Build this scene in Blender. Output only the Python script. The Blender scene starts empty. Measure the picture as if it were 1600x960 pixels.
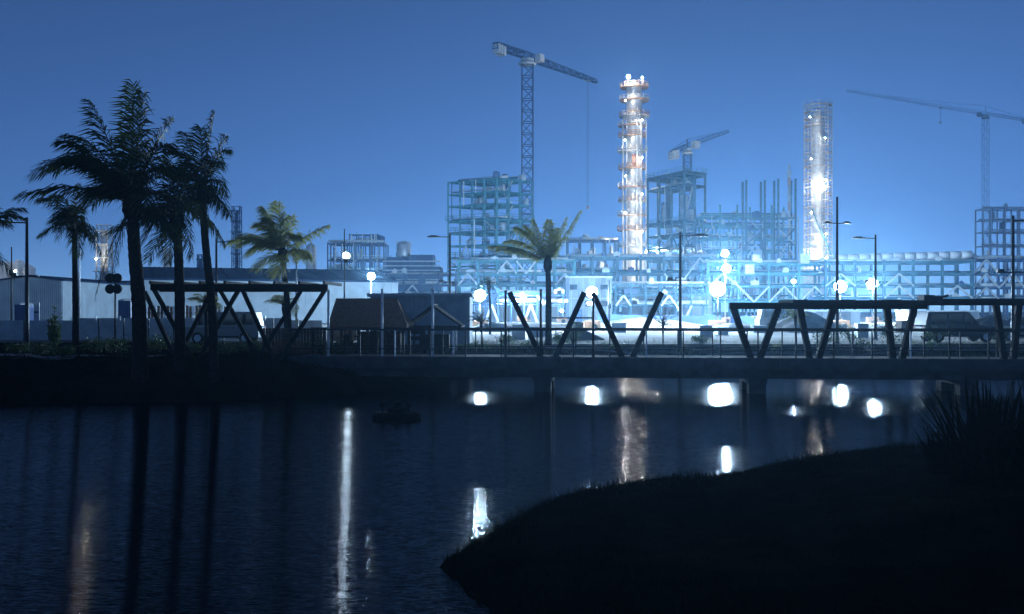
import bpy, bmesh, math, random
import numpy as np
from mathutils import Vector, Matrix, Quaternion

# ------------------------------------------------------------------ camera, sky, moon, exposure
sc = bpy.context.scene
COL = sc.collection
F, HY, CZ = 1555.6, 485.0, 3.3            # focal length in photo pixels, horizon row, eye height above the pond
cam = bpy.data.cameras.new('camera'); cam.lens = 35; cam.sensor_width = 36
cam.clip_end = 4000; cam.clip_start = .1; cam.shift_y = 5 / 1600
cam_o = bpy.data.objects.new('camera', cam); COL.objects.link(cam_o)
cam_o.location = (0, 0, CZ); cam_o.rotation_euler = (math.radians(90), 0, 0)
sc.camera = cam_o

MOON_EL, MOON_AZ = math.radians(20), math.radians(200)   # low moon behind the camera
w = bpy.data.worlds.new('World'); sc.world = w; w.use_nodes = True
wn = w.node_tree; bg = wn.nodes['Background']
sky = wn.nodes.new('ShaderNodeTexSky'); sky.sky_type = 'NISHITA'; sky.sun_disc = False
sky.sun_elevation = MOON_EL; sky.sun_rotation = MOON_AZ
sky.air_density = .36; sky.dust_density = 0; sky.ozone_density = 6.2
wn.links.new(sky.outputs[0], bg.inputs[0]); bg.inputs[1].default_value = .093

sun = bpy.data.lights.new('moon', 'SUN'); sun.energy = .012; sun.angle = math.radians(.5); sun.color = (.8, .9, 1)
sun_o = bpy.data.objects.new('moon', sun); COL.objects.link(sun_o)
sd = Vector((math.sin(MOON_AZ) * math.cos(MOON_EL), math.cos(MOON_AZ) * math.cos(MOON_EL), math.sin(MOON_EL)))
sun_o.rotation_euler = sd.to_track_quat('Z', 'Y').to_euler(); sun_o.location = sd * 300

sc.view_settings.view_transform = 'Standard'; sc.view_settings.look = 'None'
sc.view_settings.exposure = 0; sc.view_settings.gamma = 1; sc.view_settings.use_curve_mapping = False
sc.render.engine = 'CYCLES'
cy = sc.cycles
cy.use_denoising = True; cy.denoiser = 'OPENIMAGEDENOISE'
cy.max_bounces = 6; cy.diffuse_bounces = 2; cy.glossy_bounces = 3; cy.transmission_bounces = 4; cy.volume_bounces = 1
cy.transparent_max_bounces = 6; cy.sample_clamp_indirect = 15; cy.use_light_tree = True
cy.caustics_reflective = False; cy.caustics_refractive = False
rnd = random.Random(7)
HAZE = .00046

# ------------------------------------------------------------------ helpers
def P(px, py, Y):
    return Vector(((px - 800) * Y / F, Y, CZ + (HY - py) * Y / F))
def X(px, Y): return (px - 800) * Y / F
def Z(py, Y): return CZ + (HY - py) * Y / F

MATS = {}
def mat(name, col, rough=.6, metal=0., var=.25, scale=3., bump=0., bscale=30., trans=None, spec=.5):
    m = bpy.data.materials.new(name); m.use_nodes = True
    nt = m.node_tree; b = nt.nodes['Principled BSDF']
    tc = nt.nodes.new('ShaderNodeTexCoord'); geo = nt.nodes.new('ShaderNodeNewGeometry')
    n = nt.nodes.new('ShaderNodeTexNoise'); n.inputs['Scale'].default_value = scale; n.inputs['Detail'].default_value = 6
    nt.links.new(geo.outputs['Position'], n.inputs['Vector'])
    r = nt.nodes.new('ShaderNodeValToRGB')
    r.color_ramp.elements[0].position = .3; r.color_ramp.elements[1].position = .7
    r.color_ramp.elements[0].color = tuple(c * (1 - var) for c in col) + (1,)
    r.color_ramp.elements[1].color = tuple(min(1, c * (1 + var)) for c in col) + (1,)
    nt.links.new(n.outputs[0], r.inputs[0]); nt.links.new(r.outputs[0], b.inputs['Base Color'])
    b.inputs['Roughness'].default_value = rough; b.inputs['Metallic'].default_value = metal
    b.inputs['Specular IOR Level'].default_value = spec
    if bump:
        n2 = nt.nodes.new('ShaderNodeTexNoise'); n2.inputs['Scale'].default_value = bscale; n2.inputs['Detail'].default_value = 4
        nt.links.new(geo.outputs['Position'], n2.inputs['Vector'])
        bp = nt.nodes.new('ShaderNodeBump'); bp.inputs['Strength'].default_value = bump; bp.inputs['Distance'].default_value = .05
        nt.links.new(n2.outputs[0], bp.inputs['Height']); nt.links.new(bp.outputs[0], b.inputs['Normal'])
    if trans:
        t = nt.nodes.new('ShaderNodeBsdfTranslucent'); t.inputs[0].default_value = tuple(trans) + (1,)
        a = nt.nodes.new('ShaderNodeAddShader')
        nt.links.new(b.outputs[0], a.inputs[0]); nt.links.new(t.outputs[0], a.inputs[1])
        nt.links.new(a.outputs[0], nt.nodes['Material Output'].inputs[0])
    MATS[name] = m
    return m
def emit(name, col, strength):
    m = bpy.data.materials.new(name); m.use_nodes = True
    nt = m.node_tree; nt.nodes.remove(nt.nodes['Principled BSDF'])
    e = nt.nodes.new('ShaderNodeEmission'); e.inputs[0].default_value = tuple(col) + (1,); e.inputs[1].default_value = strength
    nt.links.new(e.outputs[0], nt.nodes['Material Output'].inputs[0])
    MATS[name] = m
    return m

M_teal = mat('teal_painted_steel', (.03, .22, .27), .5, var=.35, scale=.8)
M_dteal = mat('dark_teal_steel', (.02, .11, .16), .55, var=.35, scale=.8)
M_navy = mat('blue_painted_steel', (.03, .08, .2), .5, var=.3, scale=.8)
M_faint = mat('haze_tinted_steel', (.42, .5, .6), .6, var=.2, scale=.8)  # distant haze put into the colour, close to the sky tone
M_pale = mat('pale_galvanised_steel', (.5, .56, .6), .5, .2, var=.2, scale=1.2)
M_white = mat('white_painted_steel', (.55, .57, .58), .45, var=.12, scale=.7)
M_clad = mat('insulation_cladding', (.62, .63, .62), .38, .5, var=.2, scale=.9, bump=.2, bscale=2)
M_rust = mat('weathered_scaffold_board', (.4, .24, .12), .8, var=.5, scale=1.5)
M_tube = mat('scaffold_tube', (.5, .48, .44), .5, .4, var=.4, scale=1.)
M_dark = mat('dark_metal', (.015, .017, .02), .6, .0, var=.3, scale=5, spec=.2)
M_pole = mat('pole_paint', (.025, .028, .034), .45, .0, var=.3, scale=6, spec=.35)
M_lpole = mat('light_grey_pole_paint', (.7, .72, .74), .4, .0, var=.15, scale=6)
M_timber = mat('dark_stained_timber', (.012, .011, .011), .8, var=.4, scale=8, bump=.3, spec=.08)
M_brown = mat('brown_timber', (.09, .045, .025), .75, var=.45, scale=7, bump=.3)
M_thatch = mat('dry_thatch', (.3, .16, .09), .9, var=.5, scale=14, bump=.6)
M_conc = mat('bridge_concrete', (.05, .055, .06), .85, var=.35, scale=2, bump=.3, spec=.1)
M_bark = mat('palm_bark', (.022, .019, .016), .9, var=.45, scale=9, bump=.6, spec=.05)
M_frond = mat('palm_frond', (.014, .022, .008), .6, var=.4, scale=6, spec=.1, trans=(.018, .026, .007))
M_frond2 = mat('lit_palm_frond', (.19, .19, .065), .6, var=.5, scale=5, trans=(.15, .15, .05), spec=.2)  # lamp light on the fronds put into a paler, yellower colour
M_rachis = mat('palm_stalk', (.05, .05, .02), .6, var=.3)
M_leaf = mat('shrub_leaf', (.08, .1, .03), .55, var=.5, scale=7, trans=(.025, .04, .01))  # leaf colour raised to stand in for nearby lamp light
M_spike = mat('spiky_leaf', (.008, .011, .006), .7, var=.4, scale=9, spec=0.)
M_grass = mat('night_grass', (.009, .012, .005), .9, var=.5, scale=4, spec=0.)
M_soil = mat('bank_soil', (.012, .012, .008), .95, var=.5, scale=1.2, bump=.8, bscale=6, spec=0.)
M_dirt = mat('pale_site_dirt', (.12, .11, .1), .95, var=.4, scale=.25, bump=.6, bscale=2)
M_path = mat('pale_path', (.2, .2, .19), .9, var=.25, scale=3)
M_heap = mat('spoil_earth', (.13, .12, .11), .95, var=.45, scale=.8, bump=.8, bscale=3)
M_wallw = mat('pale_wall_panel', (.17, .2, .23), .55, var=.3, scale=.35)
def vary(m, lo, hi):                                     # each panel its own shade, as re-used site panels have
    nt = m.node_tree; b = nt.nodes['Principled BSDF']; src = b.inputs['Base Color'].links[0].from_socket
    oi = nt.nodes.new('ShaderNodeObjectInfo'); mr = nt.nodes.new('ShaderNodeMapRange'); mr.inputs[3].default_value = lo; mr.inputs[4].default_value = hi
    mx = nt.nodes.new('ShaderNodeVectorMath'); mx.operation = 'SCALE'
    nt.links.new(oi.outputs['Random'], mr.inputs[0]); nt.links.new(src, mx.inputs[0]); nt.links.new(mr.outputs[0], mx.inputs['Scale']); nt.links.new(mx.outputs[0], b.inputs['Base Color'])
vary(M_wallw, .45, 1.25)
M_wall = mat('corrugated_wall_sheet', (.27, .33, .38), .55, .0, var=.15, scale=.6)
M_roof = mat('blue_roof_sheet', (.012, .03, .07), .7, .0, var=.25, scale=.5, spec=.05)
M_cabin = mat('grey_cabin_panel', (.28, .33, .36), .8, var=.2, scale=1.5)
M_tarp = mat('blue_tarpaulin', (.02, .06, .2), .6, var=.3, scale=1.2, bump=.5, bscale=3)
M_blue = mat('blue_plastic', (.01, .04, .14), .45, var=.15)
M_glass = mat('dark_vehicle_glass', (.01, .012, .015), .05, 0, var=.1)
M_car = mat('silver_car_paint', (.13, .14, .15), .3, .4, var=.1)
M_dcar = mat('dark_car_paint', (.03, .035, .04), .25, .3, var=.1)
M_tyre = mat('tyre_rubber', (.012, .012, .012), .85, var=.2)
M_orange = mat('orange_panel', (.55, .3, .16), .7, var=.25, scale=2)
M_redm = mat('faded_red_lettering', (.3, .06, .04), .7, var=.3)
M_hull = mat('black_float_plastic', (.006, .007, .008), .7, var=.3, spec=.1)
M_lampW = emit('work_light_glow', (.78, .9, 1.), 900)
M_lampS = emit('floodlight_glow', (.85, .93, 1.), 3000)

class MB:
    def __init__(s): s.v = []; s.f = []
    def add(s, vs, fs):
        o = len(s.v); s.v += [tuple(v) for v in vs]; s.f += [tuple(i + o for i in f) for f in fs]; return s
    def box(s, c, d, rz=0.):
        c = Vector(c); R = Matrix.Rotation(rz, 3, 'Z'); h = [x / 2 for x in d]
        vs = [c + R @ Vector((a * h[0], b * h[1], e * h[2])) for a in (-1, 1) for b in (-1, 1) for e in (-1, 1)]
        return s.add(vs, [(0, 1, 3, 2), (4, 6, 7, 5), (0, 4, 5, 1), (2, 3, 7, 6), (0, 2, 6, 4), (1, 5, 7, 3)])
    def bar(s, a, b, wd, ht=None):
        a, b = Vector(a), Vector(b); ht = ht or wd; d = (b - a).normalized()
        up = Vector((0, 0, 1)) if abs(d.z) < .95 else Vector((0, 1, 0))
        u = d.cross(up).normalized() * wd / 2; v = u.cross(d).normalized() * ht / 2
        vs = [p + i * u + j * v for p in (a, b) for i, j in ((-1, -1), (1, -1), (1, 1), (-1, 1))]
        return s.add(vs, [(3, 2, 1, 0), (4, 5, 6, 7)] + [(i, (i + 1) % 4, 4 + (i + 1) % 4, 4 + i) for i in range(4)])
    def tube(s, pts, rs, n=8, cap=True):
        pts = [Vector(p) for p in pts]; rs = rs if hasattr(rs, '__len__') else [rs] * len(pts); vs = []; fs = []
        for i, p in enumerate(pts):
            d = (pts[min(i + 1, len(pts) - 1)] - pts[max(i - 1, 0)]).normalized()
            up = Vector((0, 1, 0)) if abs(d.y) < .9 else Vector((1, 0, 0))
            u = d.cross(up).normalized(); v = u.cross(d)
            vs += [p + (u * math.cos(t * math.tau / n) + v * math.sin(t * math.tau / n)) * rs[i] for t in range(n)]
        for i in range(len(pts) - 1):
            fs += [(i * n + t, i * n + (t + 1) % n, (i + 1) * n + (t + 1) % n, (i + 1) * n + t) for t in range(n)]
        if cap: fs += [tuple(range(n))[::-1], tuple(range((len(pts) - 1) * n, len(pts) * n))]
        return s.add(vs, fs)
    def lathe(s, prof, c, n=16):
        c = Vector(c); vs = []; fs = []
        for r, z in prof: vs += [c + Vector((r * math.cos(t * math.tau / n), r * math.sin(t * math.tau / n), z)) for t in range(n)]
        for i in range(len(prof) - 1):
            fs += [(i * n + t, i * n + (t + 1) % n, (i + 1) * n + (t + 1) % n, (i + 1) * n + t) for t in range(n)]
        fs += [tuple(range(n))[::-1], tuple(range((len(prof) - 1) * n, len(prof) * n))]
        return s.add(vs, fs)
    def prism(s, poly, a, b):        # polygon (list of Vector) swept from offset a to offset b
        n = len(poly); vs = [Vector(p) + Vector(a) for p in poly] + [Vector(p) + Vector(b) for p in poly]
        return s.add(vs, [tuple(range(n))[::-1], tuple(range(n, 2 * n))] + [(i, (i + 1) % n, n + (i + 1) % n, n + i) for i in range(n)])
    def build(s, name, m, parent=None, smooth=False, loc=None):
        me = bpy.data.meshes.new(name)
        if parent is not None: o0 = ORG[parent.name]
        elif loc is not None: o0 = Vector(loc)
        else:
            a = np.array(s.v); o0 = Vector(((a[:, 0].min() + a[:, 0].max()) / 2, (a[:, 1].min() + a[:, 1].max()) / 2, a[:, 2].min()))
        me.from_pydata([(v[0] - o0.x, v[1] - o0.y, v[2] - o0.z) for v in s.v], [], s.f)
        bm = bmesh.new(); bm.from_mesh(me); bmesh.ops.recalc_face_normals(bm, faces=bm.faces); bm.to_mesh(me); bm.free()
        me.materials.append(m)
        if smooth: me.polygons.foreach_set('use_smooth', [True] * len(me.polygons))
        ob = bpy.data.objects.new(name, me); COL.objects.link(ob)
        ORG[ob.name] = o0
        if parent is not None: ob.parent = parent
        else: ob.location = o0
        return ob
ORG = {}
def tag(o, label, cat, group=None):
    o['label'] = label; o['category'] = cat
    if group: o['group'] = group
    return o
def thing(name, label, cat, loc, group=None):
    o = bpy.data.objects.new(name, None); COL.objects.link(o); o.location = loc; o.empty_display_size = .3
    ORG[o.name] = Vector(loc)
    return tag(o, label, cat, group)
def kind(o, k, label=None):
    o['kind'] = k
    if label: o['label'] = label
    return o
UNIT = {}
def member(name, a, b, wd, ht, m, parent):
    """a straight steel member sharing one box mesh per material"""
    if m.name not in UNIT:
        me = bpy.data.meshes.new('member'); q = MB().box((0, 0, 0), (1, 1, 1)); me.from_pydata(q.v, [], q.f); me.materials.append(m); me.update()
        UNIT[m.name] = me
    a, b = Vector(a), Vector(b); d = b - a
    o = bpy.data.objects.new(name, UNIT[m.name]); COL.objects.link(o); o.parent = parent
    dn = d.normalized()
    up = Vector((0, 0, 1)) if abs(dn.z) < .95 else Vector((0, 1, 0))
    yv = up.cross(dn).normalized(); zv = dn.cross(yv)
    R = Matrix((dn, yv, zv)).transposed()
    o.location = (a + b) / 2 - ORG[parent.name]; o.rotation_euler = R.to_euler(); o.scale = (d.length, wd, ht or wd)
    ORG[o.name] = ORG[parent.name]
    return o

# ------------------------------------------------------------------ terrain and water
POND = np.array([(-70, 33), (-40, 34), (-17.9, 34.9), (-11.5, 35.9), (-7.9, 37.3), (-6.2, 39.3), (-4.6, 42.5), (-3, 47), (-1.2, 50), (2, 53), (10, 54.5), (30, 53), (70, 51),
                 (70, 30), (40, 27), (20, 26), (12.25, 24.08), (9.46, 23.54), (6.18, 21.50), (4.08, 19.46), (2.37, 18.70), (0.77, 17.41), (0.16, 16.02), (-0.54, 14.19), (-0.97, 12.90), (-0.48, 11.39), (0.11, 10.11), (.9, 7.6), (.6, 5), (-3, 3.4), (-30, 3), (-70, 3)], float)
def signed_dist(x, y):
    x = np.asarray(x, float); y = np.asarray(y, float)
    d = np.full(x.shape, 1e9); inside = np.zeros(x.shape, bool)
    n = len(POND)
    for i in range(n):
        (ax, ay), (bx, by) = POND[i], POND[(i + 1) % n]
        ex, ey = bx - ax, by - ay
        t = np.clip(((x - ax) * ex + (y - ay) * ey) / (ex * ex + ey * ey), 0, 1)
        d = np.minimum(d, np.hypot(x - ax - t * ex, y - ay - t * ey))
        with np.errstate(divide='ignore', invalid='ignore'):
            c = ((ay > y) != (by > y)) & (x < (bx - ax) * (y - ay) / (by - ay + 1e-12) + ax)
        inside ^= c
    return np.where(inside, -d, d)
def height(x, y):
    x = np.asarray(x, float); y = np.asarray(y, float)
    d = signed_dist(x, y)
    wob = .05 * np.sin(x * 1.7 + y * .9) + .04 * np.sin(x * .6 - y * 1.3 + 1) + .03 * np.sin(x * 3.1 + 2 * y)
    dp = np.maximum(d, 0)
    far = 1.33 * (1 - np.exp(-dp / 1.3))
    sm = np.clip((dp - 1) / 13, 0, 1); sm = sm * sm * (3 - 2 * sm)
    near = .32 * (1 - np.exp(-dp / .45)) + 1.25 * sm
    t = np.clip((y - 26) / 6, 0, 1); land = near * (1 - t) + far * t
    land = land + wob * np.clip(dp / 1.5, 0, 1) * np.clip((56 - y) / 6, 0, 1)
    return np.where(d > 0, land, -np.minimum(1.4, -d * .55) - .02)
def H(x, y): return float(height(np.array([x]), np.array([y]))[0])

def axis(lo, hi, step, far):
    a = list(np.arange(lo, hi + 1e-6, step)); g = step
    b = [a[-1]]
    while b[-1] < far: g *= 1.35; b.append(b[-1] + g)
    b[-1] = far
    return a, b[1:]
xa, xb = axis(-34, 34, .4, 1000); xs = [-v for v in xb[::-1]] + xa + xb
ya, yb = axis(2, 60, .4, 1000); ys = [-60, -40, -25, -15, -9, -5, -2, 0] + ya + yb
gx, gy = np.meshgrid(xs, ys); gz = height(gx, gy)
me = bpy.data.meshes.new('ground'); nx = len(xs)
me.from_pydata(np.stack([gx.ravel(), gy.ravel(), gz.ravel()], 1).tolist(), [],
               [(j * nx + i, j * nx + i + 1, (j + 1) * nx + i + 1, (j + 1) * nx + i) for j in range(len(ys) - 1) for i in range(nx - 1)])
me.materials.append(M_soil); me.polygons.foreach_set('use_smooth', [True] * len(me.polygons))
ground = bpy.data.objects.new('ground', me); COL.objects.link(ground); kind(ground, 'structure')

def sheet(name, x0, x1, y0, y1, z, m):
    q = MB().add([(x0, y0, z), (x1, y0, z), (x1, y1, z), (x0, y1, z)], [(0, 1, 2, 3)])
    return kind(q.build(name, m, loc=(0, 0, 0)), 'structure')
q = MB().add([(-600, 60, 1.36), (-9, 60, 1.36), (-7, 56, 1.36), (-2, 57, 1.36), (600, 58, 1.36), (600, 640, 1.36), (-600, 640, 1.36)], [(0, 1, 2, 3, 4, 5, 6)])
kind(q.build('site_yard', M_dirt, loc=(0, 0, 0)), 'structure')

def strip(name, pts, wd, m, lift=.03):
    q = MB(); L = []
    for i, p in enumerate(pts):
        a, b = Vector(pts[max(0, i - 1)]), Vector(pts[min(len(pts) - 1, i + 1)]); d = (b - a).normalized(); nrm = Vector((-d.y, d.x))
        L.append((Vector(p) - nrm * wd / 2, Vector(p) + nrm * wd / 2))
    vs = [(p.x, p.y, H(p.x, p.y) + lift) for ab in L for p in ab]
    q.add(vs, [(2 * i, 2 * i + 1, 2 * i + 3, 2 * i + 2) for i in range(len(pts) - 1)])
    return kind(q.build(name, m, loc=(0, 0, 0)), 'structure')
strip('garden_path', [(-40 + i * .8, 42.6 + .5 * math.sin(i * .2)) for i in range(33)], 1.1, M_path, .05)
strip('kerb_path', [(-40 + i * .8, 40.2 + .3 * math.sin(i * .17 + 1)) for i in range(29)], .35, M_path, .05)

strip('pale_bank_strip', [(-.5 + i * 1.2, 56.3 + .25 * math.sin(i * .7) - .03 * max(0, i - 10)) for i in range(34)], 2.0, M_dirt, .06)  # paler soil strip added to brighten the far bank

# water: one sheet, smooth from the long exposure, with fine ripples
wm = bpy.data.materials.new('pond_water'); wm.use_nodes = True
nt = wm.node_tree; b = nt.nodes['Principled BSDF']
b.inputs['Base Color'].default_value = (.001, .002, .004, 1); b.inputs['Roughness'].default_value = .1; b.inputs['IOR'].default_value = 1.1
geo = nt.nodes.new('ShaderNodeNewGeometry')
acc = None
for sx, sy, det, ax, ay in ((2.5, 34, 2, .045, 1.3), (.3, 2.4, 2, .008, .06)):      # fine wind ripples with crests across the view, and a slow swell
    mp = nt.nodes.new('ShaderNodeMapping'); mp.inputs['Scale'].default_value = (sx, sy, 1); nt.links.new(geo.outputs['Position'], mp.inputs['Vector'])
    n1 = nt.nodes.new('ShaderNodeTexNoise'); n1.inputs['Scale'].default_value = 2.2; n1.inputs['Detail'].default_value = det; nt.links.new(mp.outputs[0], n1.inputs['Vector'])
    sb = nt.nodes.new('ShaderNodeVectorMath'); sb.operation = 'SUBTRACT'; sb.inputs[1].default_value = (.5, .5, .5); nt.links.new(n1.outputs['Color'], sb.inputs[0])
    ml = nt.nodes.new('ShaderNodeVectorMath'); ml.operation = 'MULTIPLY'; ml.inputs[1].default_value = (ax, ay, 0); nt.links.new(sb.outputs[0], ml.inputs[0])
    ad = nt.nodes.new('ShaderNodeVectorMath'); ad.operation = 'ADD'; nt.links.new(ml.outputs[0], ad.inputs[0])
    if acc is None: ad.inputs[1].default_value = (0, 0, 1)
    else: nt.links.new(acc, ad.inputs[1])
    acc = ad.outputs[0]
nm = nt.nodes.new('ShaderNodeVectorMath'); nm.operation = 'NORMALIZE'; nt.links.new(acc, nm.inputs[0]); nt.links.new(nm.outputs[0], b.inputs['Normal'])
water = kind(MB().add([(-72, 1, 0), (72, 1, 0), (72, 52, 0), (-72, 52, 0)], [(0, 1, 2, 3)]).build('pond_water', wm, loc=(0, 0, 0)), 'structure')

# ------------------------------------------------------------------ haze over the plant: one even volume round everything, ground included
hz = MB().box((0, 480, 60), (2040, 1100, 126)).build('haze', M_white); hz.data.materials.clear()
hm = bpy.data.materials.new('haze'); hm.use_nodes = True
nt = hm.node_tree; nt.nodes.remove(nt.nodes['Principled BSDF'])
v = nt.nodes.new('ShaderNodeVolumePrincipled'); v.inputs['Density'].default_value = HAZE
v.inputs['Color'].default_value = (.36, .66, 1, 1); v.inputs['Anisotropy'].default_value = .7
nt.links.new(v.outputs[0], nt.nodes['Material Output'].inputs['Volume']); hz.data.materials.append(hm)
kind(hz, 'stuff', 'thin blue night haze hanging over the plant')

# ------------------------------------------------------------------ footbridge
BA, BB = Vector((-9.2, 40.9)), Vector((30, 37.1)); BD = (BB - BA).normalized(); BN = Vector((-BD.y, BD.x)); BL = (BB - BA).length
DECK = 1.37; BW = 3.2
def bpt(t, off, z): q = BA + BD * t + BN * off; return Vector((q.x, q.y, z))
def t_at(px, off=0.):                                   # distance along the bridge that shows at column px
    k = (px - 800) / F; o = BA + BN * off
    return (k * o.y - o.x) / (BD.x - k * BD.y)
br = thing('footbridge', 'long low concrete footbridge with dark railings crossing the pond', 'bridge', bpt(BL / 2, 0, 0))
n_slab = 14
for i in range(n_slab):                                  # precast deck slabs with open joints
    a, c = BL * i / n_slab + .012, BL * (i + 1) / n_slab - .012
    q = MB(); q.prism([bpt(a, 0, DECK - .3), bpt(a, BW, DECK - .3), bpt(a, BW, DECK), bpt(a, 0, DECK)], (0, 0, 0), bpt(c, 0, 0) - bpt(a, 0, 0))
    q.build('deck_slab', M_conc, br)
    q = MB(); q.prism([bpt(a, -.16, DECK - .42), bpt(a, -.02, DECK - .42), bpt(a, -.02, DECK + .06), bpt(a, -.16, DECK + .06)], (0, 0, 0), bpt(c, 0, 0) - bpt(a, 0, 0))
    q.build('edge_beam', M_conc, br)
for off in (.5, BW - .5):
    q = MB(); q.prism([bpt(0, off - .25, DECK - .78), bpt(0, off + .25, DECK - .78), bpt(0, off + .25, DECK - .303), bpt(0, off - .25, DECK - .303)], (0, 0, 0), bpt(BL, 0, 0) - bpt(0, 0, 0))
    q.build('girder', M_conc, br)
for px in (505, 848, 1183, 1512):
    t = t_at(px, .3)
    q = MB()
    for off in (.5, BW - .5): q.box(bpt(t, off, -.15), (.66, .7, 1.47), math.atan2(BD.y, BD.x))
    q.box(bpt(t, BW / 2, DECK - .88), (.72, BW - .2, .195), math.atan2(BD.y, BD.x))
    q.build('pier', M_conc, br)
for off in (.06, BW - .06):
    for z, wd, nm in ((DECK + 1.14, .085, 'handrail'), (DECK + .36, .05, 'mid_rail')):
        member(nm, bpt(0, off, z), bpt(BL, off, z), wd, wd * .8, M_dark, br)
    k = 0; t = .1
    while t < BL:
        member('railing_post', bpt(t, off, DECK), bpt(t, off, DECK + 1.1), .05, .05, M_lpole if (k % 7 == 3 and off < 1) else M_dark, br)
        t += 1.45; k += 1

# slim tall posts standing along the bridge edge
def slim_post(px, top, off, m, label):
    t = t_at(px, off); p = bpt(t, off, DECK if t > 0 else H(bpt(t, off, 0).x, bpt(t, off, 0).y)); zt = Z(top, p.y)
    o = thing('slim_post', label, 'post', p, 'slim posts along the footbridge')
    q = MB(); q.tube([p, (p.x, p.y, zt)], [.055, .045], 8); q.build('shaft', m, o, True)
    q = MB(); q.box((p.x, p.y, p.z + .012), (.2, .2, .024)); q.build('base_plate', m, o)
    q = MB(); q.lathe([(.062, 0), (.062, .05), (.02, .08)], (p.x, p.y, zt - .02), 8); q.build('cap', m, o)
slim_post(513, 455, .5, M_lpole, 'pale slim post at the left end of the footbridge by the thatched pavilion')
slim_post(597, 453, .4, M_lpole, 'white slim post in front of the thatched roof')
slim_post(676, 452, .4, M_lpole, 'white slim post in front of the gabled hut')
slim_post(790, 456, .5, M_pole, 'dark slim post beside the first raking strut of the bridge')
slim_post(845, 454, .6, M_pole, 'dark slim post just left of the palm behind the bridge')
slim_post(927, 468, .5, M_pole, 'short dark slim post under the work light above the bridge')

# ------------------------------------------------------------------ raked timber frames
def strut(o, p0, p1, wd, m=M_timber):
    p0, p1 = Vector(p0), Vector(p1); d = (p1 - p0).normalized()
    for p in (p0 + d * .28, p1 - d * .22): member('gusset_plate', p - d * .16, p + d * .16, wd * 1.25, wd * .7, M_dark, o)
    return member('strut', p0, p1, wd, wd * 1.15, m, o)
def on_ground(px, Y): x = X(px, Y); return Vector((x, Y, H(x, Y) - .05))
pg = thing('pergola', 'dark timber pergola with crossing V struts among the palms on the left bank', 'pergola', on_ground(370, 41))
zt = Z(449, 40)
for Y, vs in ((40.3, ((241, 306, 373), (379, 433, 508))), (43.4, ((226, 276, 331), (345, 404, 470)))):
    for a, c, d in vs:
        g = on_ground(c, Y)
        for e in (a, d): strut(pg, g + Vector((.08 if e > c else -.08, 0, 0)), (X(e, Y), Y, zt - .1), .14)
    member('beam', (X(236 if Y < 42 else 250, Y), Y, zt), (X(512, Y), Y, zt), .2, .26, M_timber, pg)
for i in range(8):
    x = X(240 + i * 38.4, 40.3); member('rafter', (x, 39.9, zt + .19), (x, 43.9, zt + .19), .09, .12, M_timber, pg)

rs = thing('raking_struts', 'four bare dark raking struts in two V pairs standing on the bridge', 'struts', bpt(t_at(890), 1.6, DECK), 'V strut frames')
for c0, a0, c1, a1 in ((845, 796, 868, 913), (972, 926, 988, 1034)):
    for c, a in ((c0, a0), (c1, a1)):
        Y = bpt(t_at(c, 1.7), 1.7, 0).y
        strut(rs, (X(c, Y), Y, DECK), (X(a, Y), Y, Z(457, Y)), .19)
        q = MB(); q.box((X(c, Y), Y, DECK + .015), (.4, .4, .03)); q.build('foot_plate', M_dark, rs)
member('tie_rail', (X(862, 41.5), 41.5, Z(497, 41.5)), (X(926, 41.5), 41.5, Z(497, 41.5)), .05, .06, M_dark, rs)

def v_shelter(name, label, Yo, vs, ztop, x0, x1, roof=None):
    o = thing(name, label, 'shelter', bpt(t_at((x0 + x1) / 2, Yo), Yo, DECK), 'V strut frames')
    for a, c, d, wd in vs:
        y = bpt(t_at(c, Yo), Yo, 0).y
        for e, s in ((a, -1), (d, 1)):
            strut(o, (X(c, y) + s * .18, y, DECK), (X(e, y), y, ztop - .1), wd)
    ya_, yb_ = bpt(t_at(x0, Yo), Yo, 0).y, bpt(t_at(x1, Yo), Yo, 0).y
    member('beam', (X(x0, ya_), ya_, ztop), (X(x1, yb_), yb_, ztop), .22, .26, M_timber, o)
    if roof:
        r0, r1, dep, th = roof
        n = 9
        for i in range(n):
            xa_ = X(r0, ya_) + (X(r1, ya_) - X(r0, ya_)) * i / n
            xb_ = X(r0, ya_) + (X(r1, ya_) - X(r0, ya_)) * (i + 1) / n - .02
            yy = bpt(t_at(r0 + (r1 - r0) * i / n, Yo), Yo, 0).y
            q = MB(); q.box(((xa_ + xb_) / 2, yy + dep / 2 + .12, ztop + .19 - .02 * (i % 3)), (xb_ - xa_, dep, th)); q.build('roof_panel', M_timber, o)
    return o
v_shelter('roofed_shelter', 'dark V strut shelter with long flat roof beam on the right half of the bridge', .75,
          ((1146, 1180, 1216, .21), (1250, 1272, 1302, .21), (1386, 1402, 1428, .21)), Z(478, 38.6), 1140, 1448, (1238, 1450, 2.2, .12))
v_shelter('roofed_shelter', 'dark V strut shelter frame at the right end of the bridge', 1.0,
          ((1556, 1576, 1592, .2), (1668, 1690, 1712, .2)), Z(472, 38), 1440, 1740)
q = MB(); y_ = 39.2
q.box((X(1453, y_), y_, Z(469, y_)), (.75, .7, .3)); q.box((X(1448, y_), y_, Z(464, y_)), (.4, .5, .14)); q.tube([(X(1464, y_), y_ - .2, Z(466, y_)), (X(1478, y_), y_ - .2, Z(462, y_))], .05)
tag(q.build('projector_box', M_dark), 'dark equipment box on top of the shelter roof beams', 'box')

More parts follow.
